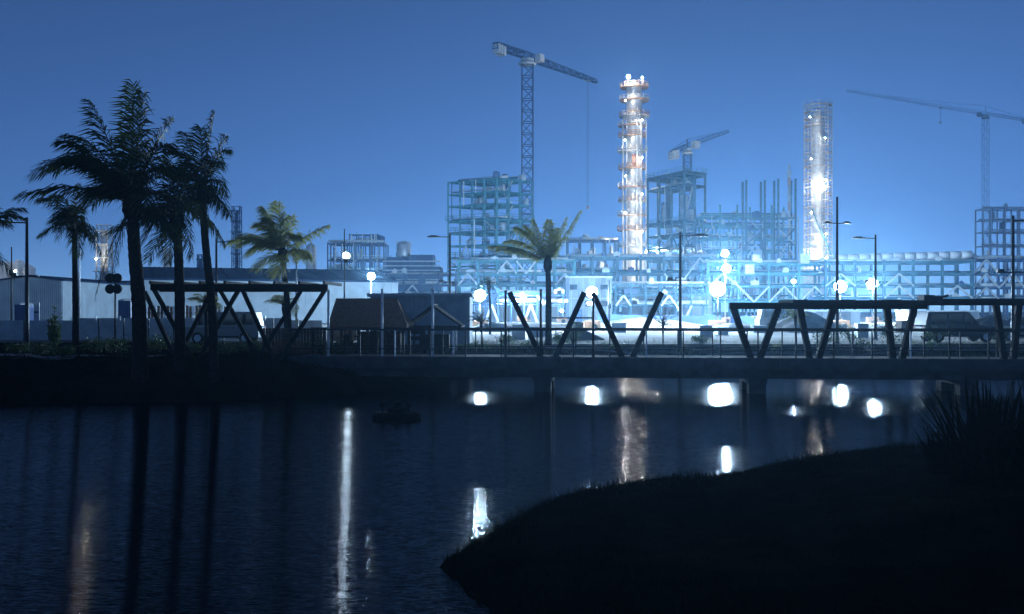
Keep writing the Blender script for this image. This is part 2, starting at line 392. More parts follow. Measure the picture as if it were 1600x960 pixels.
# ------------------------------------------------------------------ street lamps (unlit poles round the pond)
def street_lamp(px, top, Y, arm, label, brk=None, head_lit=False, two=False):
    x = X(px, Y); g = H(x, Y); zt = Z(top, Y)
    o = thing('street_lamp', label, 'street lamp', (x, Y, g), 'park street lamps')
    MB().tube([(x, Y, g), (x, Y, g + 1.2), (x, Y, zt)], [.11, .1, .06], 10).build('pole', M_pole, o, True)
    MB().lathe([(.2, 0), (.2, .06), (.13, .12), (.12, .5)], (x, Y, g), 10).build('base', M_pole, o)
    for s in ((-1, 1) if two else (arm,)):
        L = 1.5 if not two else .75
        zz = zt - .25 if not two else zt - 1.55
        a = member('arm', (x, Y, zz), (x + s * L * .5, Y, zz + .02), .07, .06, M_pole, o)
        q = MB(); q.box((x + s * L * .75, Y, zz + .03), (L * .55, .26, .09)); q.box((x + s * L * .75, Y, zz + .1), (L * .3, .16, .06)); q.build('lamp_head', M_pole, o)
    if brk:
        zz = Z(brk, Y); member('bracket', (x - .75, Y, zz), (x + .55, Y, zz), .06, .07, M_pole, o)
        q = MB(); q.box((x - .6, Y, zz + .09), (.3, .2, .12)); q.build('small_floodlight', M_pole, o)
    return o
street_lamp(42, 340, 46, -1, 'tall dark street lamp with a short left arm at the far left', brk=432)
street_lamp(703, 365, 68, -1, 'dark street lamp rising behind the grey cabin', brk=441)
street_lamp(1063, 362, 56, 1, 'dark street lamp with right arm standing mid bridge', brk=438)
street_lamp(1308, 308, 58, 1, 'tallest dark street lamp with a double head above the shelter', two=True)
street_lamp(1368, 367, 66, -1, 'dark street lamp with left arm beside the round work light', brk=441)
street_lamp(1583, 337, 46, 1, 'dark street lamp with right arm near the right edge', brk=426)
street_lamp(338, 372, 60, 1, 'pale topped street lamp behind the curved palm trunk')
def thin_mast(px, top, Y, label, m=M_pole):
    x = X(px, Y); g = 1.36; o = thing('thin_mast', label, 'mast', (x, Y, g), 'thin masts')
    MB().tube([(x, Y, g), (x, Y, Z(top, Y))], [.12, .06], 8).build('shaft', m, o, True)
    MB().box((x, Y, g + .1), (.5, .5, .2)).build('footing', M_conc, o)
    MB().box((x, Y - .1, Z(top, Y) - 2.5), (.3, .14, .4)).build('junction_box', m, o)
thin_mast(18, 386, 100, 'thin dark mast rising above the far left shed')
thin_mast(463, 372, 105, 'thin mast right of the leaning palm before the long shed')
thin_mast(124, 352, 90, 'pale thin mast behind the drooping palm', M_lpole)
thin_mast(952, 438, 95, 'thin dark mast behind the second pair of raking struts')

# speaker-like pole with four round dishes behind the big palm
o = thing('dish_pole', 'pole carrying four round dark dishes left of the thick palm trunk', 'pole', (X(180, 50), 50, 1.33))
x = X(180, 50)
MB().tube([(x, 50, 1.3), (x, 50, Z(432, 50))], .05, 8).build('shaft', M_pole, o, True)
member('cross_arm', (x - .35, 49.95, Z(436, 50)), (x + .4, 49.95, Z(436, 50)), .05, .05, M_pole, o)
member('cross_arm', (x - .35, 49.95, Z(452, 50)), (x + .4, 49.95, Z(452, 50)), .05, .05, M_pole, o)
for dx, py in ((-.16, 435), (.2, 435), (-.16, 452), (.2, 452)):
    MB().tube([(x + dx, 49.7, Z(py, 50)), (x + dx, 49.76, Z(py, 50)), (x + dx, 49.92, Z(py, 50))], [.24, .25, .1], 14).build('dish', M_dark, o)

# ------------------------------------------------------------------ work lights
def globe(name, c, r, m, parent):
    bm = bmesh.new(); bmesh.ops.create_icosphere(bm, subdivisions=2, radius=r); bmesh.ops.translate(bm, vec=Vector(c) - ORG[parent.name], verts=bm.verts)
    me = bpy.data.meshes.new(name); bm.to_mesh(me); bm.free(); me.materials.append(m)
    o = bpy.data.objects.new(name, me); COL.objects.link(o); o.parent = parent; ORG[o.name] = ORG[parent.name]
    return o
def work_light(lamps, Y, label, pole_m=M_pole, top=None):
    x = X(lamps[0][0], Y); g = 1.36; o = thing('work_light', label, 'work light', (x, Y, g), 'glowing work lights on masts')
    zt = max(Z(py, Y) for _, py, _, _ in lamps) if top is None else Z(top, Y)
    px0 = min(l[0] for l in lamps) - (3 if top else 0); xp = X(px0, Y) if len(lamps) > 1 or top else x
    MB().tube([(xp, Y, g), (xp, Y, zt)], [.06, .03], 8).build('mast', pole_m, o, True)
    q = MB(); q.box((xp, Y, g + .55), (1.6, 1.1, .7)); q.box((xp + 1.1, Y, g + .35), (.7, .1, .1))
    q.build('trailer', M_orange, o)
    for s in (-1, 1): MB().tube([(xp + .2, Y + s * .62, g + .3), (xp + .2, Y + s * .78, g + .3)], .3, 12).build('wheel', M_tyre, o)
    for px, py, r, m in lamps:
        globe('lamp', P(px, py, Y), r, m, o)
        MB().lathe([(.09, -.2), (.16, 0), (.12, .1)], P(px, py, Y) - Vector((0, 0, r)), 8).build('lamp_collar', M_dark, o)
    return o
LA, LB, LC = 300, 5600, 2700
MA, MB_, MC = emit('work_light_soft', (.62, .82, 1), LA), emit('work_light_mid', (.52, .76, 1), LB), emit('work_light_strong', (.52, .76, 1), LC)
work_light([(541, 400, .2, MA)], 57.5, 'round work light high on a dark mast left of the low steel frame', M_pole, 358)
work_light([(580, 432, .44, MC)], 124, 'round work light on a white mast at the right end of the long shed', M_lpole)
work_light([(750, 462, .54, MC)], 96, 'round work light beside the right edge of the grey cabin')
work_light([(925, 457, .54, MC)], 98, 'round work light between the two pairs of raking struts')
work_light([(1121, 452, .74, MC)], 100, 'largest round work light left of the long shelter roof')
work_light([(1135, 420, .62, MC), (1133, 396, .5, MC)], 150, 'white mast with two round work lights one above the other', M_lpole)
work_light([(1313, 448, .6, MC)], 102, 'round work light under the tallest street lamp')
work_light([(1363, 444, .8, MC)], 150, 'round work light beside the street lamp with left arm')
work_light([(878, 486, .2, MB_)], 150, 'small low work light right of the palm trunk behind the bridge')
work_light([(816, 462, .34, MC)], 158, 'small work light before the low bright building left of the palm')
work_light([(1240, 440, .36, MC)], 182, 'small work light high before the large pale chevron')

# ------------------------------------------------------------------ plant: open steel frames
def steel_frame(name, label, corner, d1, n1, b1, d2, n2, b2, zs, m, cw=.5, bh=.45, decks=(), braces=(), extra=(), seed=0, clutter=.5, group='steel frames of the plant', overhang=()):
    """open multi-storey frame: d1/d2 are the two plan directions from the corner nearest the camera"""
    cw *= .76; bh *= .74
    R = random.Random(seed); C = Vector((corner[0], corner[1], 0)); D1 = Vector((d1[0], d1[1], 0)).normalized(); D2 = Vector((d2[0], d2[1], 0)).normalized()
    o = thing(name, label, 'steel frame', (corner[0], corner[1], 1.36), group)
    def nd(i, j, z): q = C + D1 * b1 * i + D2 * b2 * j; return Vector((q.x, q.y, z))
    ztop = zs[-1]
    for i in range(n1 + 1):
        for j in range(n2 + 1):
            e = R.choice(extra) if extra else 0
            member('column', nd(i, j, 1.36), nd(i, j, ztop + .25 + e), cw, cw, m, o)
    for k, z in enumerate(zs):
        for j in range(n2 + 1): member('beam', nd(-.02, j, z), nd(n1 + .02, j, z), cw * .7, bh * (1.7 if k in overhang else 1), m, o)
        for i in range(n1 + 1): member('beam', nd(i, -.02, z - .01), nd(i, n2 + .02, z - .01), cw * .65, bh, m, o)
        if k in decks or k in overhang:
            ov = .12 if k in overhang else 0
            q = MB(); q.prism([nd(-ov, -ov, z + bh * .9), nd(n1 + ov, -ov, z + bh * .9), nd(n1 + ov, n2 + ov, z + bh * .9), nd(-ov, n2 + ov, z + bh * .9)], (0, 0, 0), (0, 0, .12))
            q.build('deck_grating', M_dteal, o)
            q = MB(); hr = z + bh * .9 + .12
            cs = [nd(-ov, -ov, hr), nd(n1 + ov, -ov, hr), nd(n1 + ov, n2 + ov, hr), nd(-ov, n2 + ov, hr)]
            for a in range(4):
                p0, p1 = cs[a], cs[(a + 1) % 4]; n = max(2, int((p1 - p0).length / 2))
                for s in range(n): p = p0.lerp(p1, s / n); q.bar(p, p + Vector((0, 0, 1.1)), .09)
                for h in (.55, 1.1): q.bar(p0 + Vector((0, 0, h)), p1 + Vector((0, 0, h)), .09)
            q.build('guard_rail', M_teal, o)
    for (face, bay, k, st) in braces:
        z0, z1 = ([1.36] + list(zs))[k], ([1.36] + list(zs))[k + 1]
        g = (lambda t, z: nd(bay + t, 0, z) - D2 * .1) if face == 1 else (lambda t, z: nd(0, bay + t, z) - D1 * .1)
        if st == 'A': segs = ((0, z0, .5, z1), (1, z0, .5, z1))
        elif st == 'V': segs = ((0, z1, .5, z0), (1, z1, .5, z0))
        else: segs = ((0, z0, 1, z1), (0, z1, 1, z0))
        for t0, za_, t1, zb_ in segs: member('brace', g(t0, za_), g(t1, zb_), cw * .55, cw * .55, M_pale if R.random() < .6 else m, o)
    for k in range(len(zs) - 1):                          # stair flights zigzag up one bay, rails between floors
        u0, u1 = (.15, .85) if k % 2 else (.85, .15)
        member('stair_flight', nd(u0, n2 * .5, zs[k]), nd(u1, n2 * .5, zs[k + 1]), .5, .12, M_pale, o)
        if k % 2 == 0: member('floor_rail', nd(0, -.01, zs[k] + 1.1), nd(n1, -.01, zs[k] + 1.1), .12, .12, M_pale, o)
        else: member('floor_rail', nd(-.01, 0, zs[k] + 1.1), nd(-.01, n2, zs[k] + 1.1), .12, .12, M_teal, o)
    for k in range(n1 * 2):
        u = R.uniform(.1, n1 - .1); za_ = R.choice(zs[:-1]); zb_ = min(ztop, za_ + R.uniform(4, 14))
        member('riser_pipe', nd(u, -.03, za_), nd(u, -.03, zb_), .22, .22, R.choice((M_clad, M_pale, M_dteal, M_navy)), o)
    for k in range(len(zs)):
        for _ in range(int(clutter * n1 * n2 + .5)):
            u, vv = R.uniform(.1, max(.2, n1 - .3)), R.uniform(.1, max(.2, n2 - .3)); z = zs[k] + bh * .6; t = R.random()
            hgt = (zs[k + 1] - z if k + 1 < len(zs) else 2.4) * R.uniform(.4, .8)
            if t < .4:
                r = R.uniform(.4, .9); MB().lathe([(r * .6, 0), (r, .25), (r, hgt - .3), (r * .5, hgt)], nd(u, vv, z), 12).build('vessel', R.choice((M_clad, M_pale, M_white)), o, True)
            elif t < .7:
                p0 = nd(0, vv, z + .5); p1 = nd(n1, vv, z + .5); MB().tube([p0, p1], R.uniform(.15, .35), 8).build('pipe', R.choice((M_clad, M_pale, M_dteal)), o, True)
            else:
                q = MB(); q.box(nd(u, vv, z + hgt / 2), (R.uniform(1, 2.2), R.uniform(1, 2), hgt), R.random()); q.box(nd(u, vv, z + hgt + .12), (.8, .8, .25), R.random()); q.build('equipment_skid', R.choice((M_pale, M_navy, M_clad)), o)
    return o

def zrow(Y, *pys): return [Z(p, Y) for p in pys]
# tall left frame behind the middle palm
steel_frame('open_steel_frame', 'tall open teal frame in front of the big tower crane', (-3.6, 240), (-12, 8), 4, 3.7, (8.4, 7), 3, 3.7,
            zrow(240, 462, 440, 420, 402, 382, 362, 343, 318, 299, 279), M_teal, .55, .5, decks=(3, 5), overhang=(6,), seed=1, clutter=.45,
            braces=((1, 0, 6, 'X'), (2, 1, 5, 'A'), (1, 2, 4, 'A'), (2, 0, 3, 'X'), (1, 1, 2, 'A'), (1, 3, 3, 'X'), (2, 2, 6, 'V')))
# frame right of the lit column, with the small crane above it
steel_frame('open_steel_frame', 'teal frame with a solid roof deck right of the lit column', (46.4, 268), (-8, 17), 3, 6, (7, 6), 2, 4.4,
            zrow(268, 470, 447, 425, 405, 385, 365, 346, 288, 270), M_dteal, .75, .7, decks=(4,), overhang=(6, 8), seed=2, clutter=.7,
            braces=((1, 0, 5, 'V'), (1, 1, 5, 'V'), (2, 0, 5, 'V'), (2, 1, 4, 'X'), (1, 2, 4, 'X'), (2, 0, 3, 'A'), (1, 1, 3, 'A')))
# lower wide frame next to it
steel_frame('open_steel_frame', 'wide mid height teal frame behind the two stacked work lights', (X(1098, 262), 262), (1, .05), 5, 4.6, (0, 1), 2, 5,
            zrow(262, 468, 448, 428, 410, 392, 372, 352, 337), M_teal, .55, .5, decks=(3, 5), seed=3, clutter=.6, extra=(0, 0, 0, 2.6),
            braces=((1, 0, 6, 'A'), (1, 1, 6, 'V'), (1, 2, 5, 'X'), (1, 0, 4, 'X'), (1, 3, 3, 'A'), (1, 4, 5, 'A'), (1, 1, 4, 'A')))
# slender double columns in front of the second tower
for px, w_, top, lab in ((1166, 29, 283, 'slender pair of tall dark columns left of the striped stack'), (1216, 27, 281, 'slender tall column frame round the striped stack')):
    Y = 255
    steel_frame('column_frame', lab, (X(px, Y), Y), (1, 0), 1, w_ * Y / F, (0, 1), 1, 4, zrow(Y, 462, 430, 405, 382, 358, 341), M_dteal, .62, .4,
                extra=((Z(top, Y) - Z(341, Y)),), seed=px, clutter=1.2, braces=((1, 0, 3, 'A'), (1, 0, 4, 'X')))
# far steel behind the pipe racks
steel_frame('open_steel_frame', 'low blue frame between the middle palm and the lit column', (X(868, 285), 285), (1, 0), 5, 3.6, (0, 1), 2, 4,
            zrow(285, 468, 446, 424, 404, 376), M_navy, .45, .4, decks=(2,), seed=5, clutter=.8, extra=(0, 0, .8), braces=((1, 0, 3, 'X'), (1, 2, 2, 'A'), (1, 4, 3, 'A')))
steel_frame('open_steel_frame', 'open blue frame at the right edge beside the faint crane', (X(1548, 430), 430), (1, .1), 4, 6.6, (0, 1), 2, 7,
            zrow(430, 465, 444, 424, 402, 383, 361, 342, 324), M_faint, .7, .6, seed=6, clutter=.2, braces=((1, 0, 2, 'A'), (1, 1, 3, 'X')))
# left group beyond the long shed
steel_frame('open_steel_frame', 'dark two tier frame standing beyond the long shed', (X(512, 235), 235), (1, .04), 4, 3.3, (0, 1), 2, 4,
            zrow(235, 440, 424, 407, 381), M_navy, .38, .34, decks=(1,), seed=8, clutter=.8, braces=((1, 1, 2, 'X'),))
steel_frame('roof_frame', 'small frame standing on the dark two tier frame', (X(546, 237), 237), (1, .04), 4, 1.7, (0, 1), 1, 3, zrow(237, 381, 367), M_navy, .3, .3, seed=9, clutter=.1)

# blocky module and white tank beyond the shed
o = thing('process_module', 'blocky blue process module right of the two tier frame', 'module', (X(642, 240), 240, 1.36))
for a, c, t, dy in ((602, 640, 402, 0), (640, 676, 398, 1), (622, 690, 418, -3)):
    MB().box((X((a + c) / 2, 240), 240 + dy + 4, (Z(t, 240) + 1.36) / 2), ((c - a) * 240 / F, 8, Z(t, 240) - 1.36)).build('enclosure', M_navy, o)
for i in range(9): member('stanchion', (X(604 + i * 9.6, 240), 235.5, Z(400, 240) - 5), (X(604 + i * 9.6, 240), 235.5, Z(396 + (i * 5) % 9, 240)), .25, .25, M_navy, o)
for i in range(5): member('pipe_run', (X(602, 240), 235.2, Z(410 + i * 7, 240)), (X(690, 240), 235.2, Z(410 + i * 7, 240)), .3, .3, M_pale, o)
o = thing('storage_tank', 'pale upright tank on the blue process module', 'tank', (X(631, 243), 243, Z(402, 243)))
MB().lathe([(1.7, 0), (1.75, .2), (1.75, 3.1), (1.3, 3.6), (.3, 3.9)], (X(631, 243), 243, Z(402, 243)), 18).build('shell', M_clad, o, True)
q = MB()
for i in range(12): a = i * math.tau / 12; q.bar(Vector((X(631, 243) + 1.8 * math.cos(a), 243 + 1.8 * math.sin(a), Z(402, 243) + 3.1)), Vector((X(631, 243) + 1.8 * math.cos(a), 243 + 1.8 * math.sin(a), Z(402, 243) + 4.2)), .08)
q.build('guard_rail', M_pale, o)

# ------------------------------------------------------------------ pipe racks in front of the frames
def pipe_rack(label, px0, px1, Y, pys, bays, dep=6, m=M_teal, seed=0, braces=(), npipe=5, cw=.5, skew=0., white=.5):
    R = random.Random(seed); xa_, xb_ = X(px0, Y), X(px1, Y); g = 1.36; cw *= .78
    o = thing('pipe_rack', label, 'pipe rack', ((xa_ + xb_) / 2, Y, g), 'pipe racks of the plant')
    zs = [Z(p, Y) for p in pys]; bx = [xa_ + (xb_ - xa_) * i / bays for i in range(bays + 1)]
    yy = lambda x, d: Y + d + skew * (x - xa_)
    for x in bx:
        for d in (0, dep): member('column', (x, yy(x, d), g), (x, yy(x, d), zs[-1] + .4), cw, cw, m, o)
    for z in zs:
        for d in (0, dep): member('beam', (xa_ - .3, yy(xa_, d), z), (xb_ + .3, yy(xb_, d), z), cw * .7, cw * .9, m, o)
        for x in bx: member('beam', (x, yy(x, -.2), z + .05), (x, yy(x, dep + .2), z + .05), cw * .6, cw * .7, m, o)
        for k in range(npipe):
            r = R.choice((.1, .14, .18, .25, .36)); d = .6 + (dep - 1.2) * k / max(1, npipe - 1)
            a = xa_ - R.uniform(-1, 1.5); e = xb_ + R.uniform(-2, 1.5)
            if R.random() < .3: e = xa_ + (xb_ - xa_) * R.uniform(.4, .8)
            MB().tube([(a, yy(a, d), z + .25 + r), (e, yy(e, d), z + .25 + r)], r, 8).build('pipe', M_clad if R.random() < white else R.choice((M_pale, M_dteal, M_teal)), o, True)
        for _ in range(bays // 2):
            x = R.uniform(xa_, xb_); s = R.uniform(.5, 1.1); q = MB(); q.box((x, yy(x, .6), z + .3 + s * .5), (R.uniform(.7, 1.8), .8, s)); q.box((x, yy(x, .6), z + .36 + s), (.4, .4, .3)); q.build('cable_box', R.choice((M_pale, M_white, M_navy)), o)
    for b0, k, st in braces:
        lv = [g] + zs; x0, x1, z0, z1 = bx[b0], bx[b0 + 1], lv[k], lv[k + 1]; xm = (x0 + x1) / 2
        for xx in (x0, x1):
            p, e = ((xx, yy(xx, -.32), z0), (xm, yy(xm, -.32), z1)) if st == 'A' else ((xx, yy(xx, -.32), z1), (xm, yy(xm, -.32), z0))
            member('brace', p, e, .32, .32, M_pale, o)
    return o
pipe_rack('pale crowded pipe rack behind the middle palm and grey cabin', 716, 898, 205, (466, 446, 428, 408), 6, 7, M_teal, 11, ((2, 3, 'A'), (3, 3, 'V'), (0, 2, 'A'), (5, 2, 'A')), 6, white=.75)
pipe_rack('pipe rack with a strong teal top beam under the lit column', 890, 1112, 215, (470, 452, 428, 403), 6, 7, M_dteal, 12, ((3, 1, 'A'), (5, 3, 'A'), (4, 2, 'V')), 6, .62, white=.6)
pipe_rack('pipe rack with a large pale chevron behind the long shelter', 1106, 1296, 205, (472, 448, 428, 413), 4, 7, M_teal, 13, ((2, 1, 'A'), (1, 1, 'V'), (0, 2, 'A'), (3, 1, 'A')), 5, .5)
pipe_rack('long pipe rack carrying a white duct left of the right edge', 1290, 1518, 200, (466, 447, 428, 410), 5, 7, M_dteal, 14, ((2, 0, 'A'), (2, 1, 'A'), (2, 2, 'A'), (0, 2, 'A'), (4, 1, 'A')), 5, .6, white=.35)
pipe_rack('darker pipe rack with stacked chevrons at the right edge', 1520, 1640, 205, (468, 450, 428, 406), 3, 7, M_navy, 15, ((0, 1, 'A'), (0, 2, 'A'), (0, 3, 'A'), (1, 2, 'A')), 4, .5, white=.25)
pipe_rack('low far pipe rack left of the tall teal frame', 604, 712, 215, (462, 446, 430), 4, 6, M_navy, 16, ((1, 1, 'A'),), 5, .4, white=.5)
o = thing('white_duct', 'long white insulated duct lying on top of the right pipe rack', 'duct', (X(1414, 202), 202, Z(405, 202)))
N = 12
for i in range(N):
    a, c = X(1306 + 212 * i / N, 202), X(1306 + 212 * (i + 1) / N, 202); z0 = Z(404, 202) + .75 * i / N; z1 = Z(404, 202) + .75 * (i + 1) / N
    MB().tube([(a + .03, 202, z0), (c - .03, 202, z1)], .78, 14).build('duct_section', M_white, o, True)
    if i % 3 == 0: MB().box((a + .2, 202, z0 - .75), (.35, 1.4, .5)).build('saddle', M_dteal, o)

pipe_rack('low dark pipe rack before the low bright building', 738, 880, 160, (476, 462), 7, 3, M_navy, 17, ((1, 0, 'A'), (4, 0, 'A'), (5, 1, 'V')), 3, .3, white=.4)
pipe_rack('low rack of pipes before the white ribbed panels', 962, 1104, 180, (478, 462, 446), 6, 3, M_dteal, 18, ((0, 1, 'A'), (3, 1, 'A'), (4, 0, 'V')), 3, .35, white=.5)
# pale buildings and cladding walls lit by the work lights
def panel_block(name, label, px0, px1, top, Y, dep, m, n, roofm=None, cat='building', group=None, rib=.12, gap=.03, door=None):
    xa_, xb_ = X(px0, Y), X(px1, Y); z0, z1 = 1.36, Z(top, Y)
    o = thing(name, label, cat, ((xa_ + xb_) / 2, Y, z0), group)
    MB().box(((xa_ + xb_) / 2, Y + dep / 2 + .06, (z0 + z1) / 2), (xb_ - xa_, dep, z1 - z0)).build('core', M_cabin if m is M_cabin else M_pale, o)
    wd = (xb_ - xa_) / n
    me = None
    for i in range(n):
        x = xa_ + wd * (i + .5)
        if me is None:
            q = MB(); q.box((0, 0, 0), (wd - gap, .06, z1 - z0 - .02))
            k = max(1, int(wd / .5))
            for r in range(k): q.box((-wd / 2 + wd * (r + .5) / k, -.05, 0), (rib, .05, z1 - z0 - .06))
            me = bpy.data.meshes.new('wall_panel'); me.from_pydata(q.v, [], q.f); me.materials.append(m); me.update()
        po = bpy.data.objects.new('wall_panel', me); COL.objects.link(po); po.parent = o; po.location = Vector((x, Y, (z0 + z1) / 2)) - ORG[o.name]
    MB().box(((xa_ + xb_) / 2, Y + dep / 2, z1 + .1), (xb_ - xa_ + .3, dep + .4, .2)).build('roof', roofm or M_roof, o)
    if m is M_wallw and z1 - z0 > 2.4:                    # windows, a roller door and a vent make the block read as a site building
        nw = max(2, int((xb_ - xa_) / 2.6)); rows = 2 if z1 - z0 > 6 else 1
        for rr in range(rows):
            for i in range(nw):
                if (i * 7 + rr * 3) % 5 == 0: continue
                wx = xa_ + (xb_ - xa_) * (i + .5) / nw; wz = z0 + (z1 - z0) * (.62 if rows == 1 else (.4, .78)[rr])
                wf = MB().box((wx, Y - .11, wz), (1.35, .06, .95)).build('window', M_pole, o); MB().box((wx, Y - .15, wz), (1.15, .04, .75)).build('pane', M_glass, wf)
        member('downpipe', (xa_ + .4, Y - .16, z0), (xa_ + .4, Y - .16, z1), .14, .14, M_navy, o)
        member('girt', (xa_, Y - .12, z0 + (z1 - z0) * .52), (xb_, Y - .12, z0 + (z1 - z0) * .52), .06, .16, M_cabin, o)
    if door:
        dx = X(door, Y); q = MB(); q.box((dx, Y - .09, z0 + 1.05), (1, .04, 2.1)); d_ = q.build('door', M_navy, o)
        MB().box((dx + .38, Y - .13, z0 + 1.05), (.06, .05, .16)).build('handle', M_dark, d_)
    return o
panel_block('site_building', 'bright pale panelled building just right of the middle palm', 884, 956, 434, 178, 9, M_wallw, 8, M_pale, door=905)
panel_block('site_building', 'low bright pale building left of the middle palm trunk', 742, 872, 456, 168, 9, M_wallw, 12, M_pale)
panel_block('clad_screen', 'white vertically ribbed cladding panels under the second pipe rack', 974, 1058, 454, 190, 3, M_wallw, 8, M_teal, 'screen', rib=.3)
panel_block('clad_screen', 'narrow white ribbed screen right of the largest work light', 1064, 1112, 460, 186, 3, M_wallw, 5, M_teal, 'screen', rib=.3)
panel_block('site_building', 'long white site cabin row behind the long shelter', 1200, 1344, 487, 130, 5, M_wallw, 10, M_pale)
panel_block('site_building', 'low white building under the right pipe rack', 1420, 1530, 487, 150, 5, M_wallw, 8, M_pale)
for i, (px, py, s) in enumerate(((1256, 405, 1.5), (1170, 421, 1.5), (1180, 404, 1.1))):
    Y = 203.5
    q = MB(); q.box((X(px, Y), Y, Z(py, Y)), (s * 1.2, 1.6, s)); q.box((X(px, Y), Y, Z(py, Y) + s / 2 + .1), (s * 1.3, 1.8, .18)); q.box((X(px, Y), Y, Z(py, Y) - s / 2 - .1), (s * 1.3, 1.8, .18))
    tag(q.build('junction_cabinet', M_pale), ('square white cabinet at the foot of the scaffolded tower', 'white cabinet low on the rack left of the striped stack', 'small white cabinet above another on the rack')[i], 'cabinet')

# ------------------------------------------------------------------ lit column with ring platforms
Y = 300; cx = X(991, Y)
tw = thing('process_column', 'tall floodlit white process column with ring platforms and a lamp on top', 'tower', (cx, Y, 1.36))
z_of = lambda py: Z(py, Y)
secs = [400, 385, 360, 337, 315, 293, 264, 237, 213, 197, 178, 157, 140]
MB().lathe([(3.4, 0), (3.4, 1), (3.2, 1.2), (3.2, z_of(400) - 1.36)], (cx, Y, 1.36), 20).build('skirt', M_clad, tw, True)
for i in range(len(secs) - 1):
    a, c = z_of(secs[i]), z_of(secs[i + 1]); r0 = 2.75 - .04 * i
    MB().lathe([(r0 + .06, 0), (r0 + .06, .18), (r0, .2), (r0, c - a - .25), (r0 + .05, c - a - .2), (r0 + .05, c - a - .02)], (cx, Y, a), 24).build('shell_course', M_clad, tw, True)
MB().lathe([(2.3, 0), (2.2, .8), (1.6, 1.7), (.7, 2.1), (.5, 2.9), (.1, 3)], (cx, Y, z_of(140)), 20).build('top_head', M_clad, tw, True)
R = random.Random(5)
for i, py in enumerate((385, 360, 337, 315, 293, 264, 237, 213, 197, 182, 157, 137)):
    z = z_of(py); ro = 4.2 + .4 * R.random(); ri = 2.3; n = 18; q = MB(); off = -.55 if i < 9 else 0
    c0 = Vector((cx + off, Y, z))
    vs = []; fs = []
    for t in range(n):
        u = Vector((math.cos(t * math.tau / n), math.sin(t * math.tau / n), 0))
        vs += [c0 + u * ri, c0 + u * ro, c0 + u * ri - Vector((0, 0, .22)), c0 + u * ro - Vector((0, 0, .22))]
    for t in range(n):
        a, b_ = t * 4, ((t + 1) % n) * 4
        fs += [(a, a + 1, b_ + 1, b_), (a + 1, a + 3, b_ + 3, b_ + 1), (a + 2, b_ + 2, b_ + 3, a + 3)]
    q.add(vs, fs); pl = q.build('platform', M_rust if i % 3 else M_tube, tw)
    q = MB()
    for t in range(n):
        u = Vector((math.cos(t * math.tau / n), math.sin(t * math.tau / n), 0)); u2 = Vector((math.cos((t + 1) * math.tau / n), math.sin((t + 1) * math.tau / n), 0))
        q.bar(c0 + u * ro, c0 + u * ro + Vector((0, 0, 1.2)), .13)
        for h in (.6, 1.2): q.bar(c0 + u * ro + Vector((0, 0, h)), c0 + u2 * ro + Vector((0, 0, h)), .12)
        if R.random() < .25: q.bar(c0 + u * ro + Vector((0, 0, .15)), c0 + u2 * ro + Vector((0, 0, .15)), .08, .35)
    q.build('guard_rail', M_rust if i % 2 else M_tube, pl)
for dx, dy, r in ((-3.5, -1.2, .35), (-2.6, -2.6, .2), (1.6, -3.3, .28), (3.4, -1.5, .22), (.3, -3.6, .15)):
    MB().tube([(cx + dx, Y + dy, 1.4), (cx + dx, Y + dy, z_of(190)), (cx + dx * .75, Y + dy * .75, z_of(178))], r, 8).build('riser_pipe', M_white if r > .25 else M_pale, tw, True)
q = MB()
for s in (-.3, .3): q.bar((cx + .8 + s, Y - 3.75, 2), (cx + .8 + s, Y - 3.75, z_of(150)), .09)
for k in range(110): q.bar((cx + .5, Y - 3.75, 2.4 + k * .6), (cx + 1.1, Y - 3.75, 2.4 + k * .6), .06)
q.build('ladder', M_pale, tw)
# banner wrapped on the column with rows of reddish lettering too small to read
bn = MB(); n = 8; a0, a1 = math.radians(-112), math.radians(-38); zb, zt_ = z_of(262), z_of(243)
for k in range(n + 1):
    a = a0 + (a1 - a0) * k / n
    for z in (zb, zt_): bn.v.append((cx + 2.95 * math.cos(a), Y + 2.95 * math.sin(a), z))
bn.f = [(2 * k, 2 * k + 2, 2 * k + 3, 2 * k + 1) for k in range(n)]
ban = bn.build('banner', M_orange, tw)
for row, z in enumerate((.78, .45, .16)):
    q = MB()
    for k in range(9):
        if (row == 1 and k < 4) or (row == 0 and k == 4) or (row == 2 and k == 5): continue
        a = a0 + (a1 - a0) * (k + .5) / 9; h = (zt_ - zb) * (.2 if row != 1 else .13)
        p = Vector((cx + 2.99 * math.cos(a), Y + 2.99 * math.sin(a), zb + (zt_ - zb) * z)); t = Vector((-math.sin(a), math.cos(a), 0)) * .17
        q.add([p - t, p + t, p + t + Vector((0, 0, h)), p - t + Vector((0, 0, h * R.uniform(.7, 1)))], [(0, 1, 2, 3)])
    q.build('lettering', M_redm, ban)
MT = emit('tower_light', (1, .93, .8), 4200)
MTOP = emit('tower_top_lamp', (.9, .95, 1), 700)
member('lamp_bracket', (cx - 2.4, Y - 2, z_of(139)), (cx - 2.4, Y - 5.4, z_of(126)), .15, .15, M_pale, tw); globe('lamp', (cx - 2.4, Y - 5.6, z_of(127)), .5, MTOP, tw)
member('lamp_bracket', (cx + 1.8, Y - 2, z_of(139)), (cx + 1.8, Y - 4.4, z_of(127)), .15, .15, M_pale, tw); globe('lamp', (cx + 1.8, Y - 4.6, z_of(127)), .2, MTOP, tw)
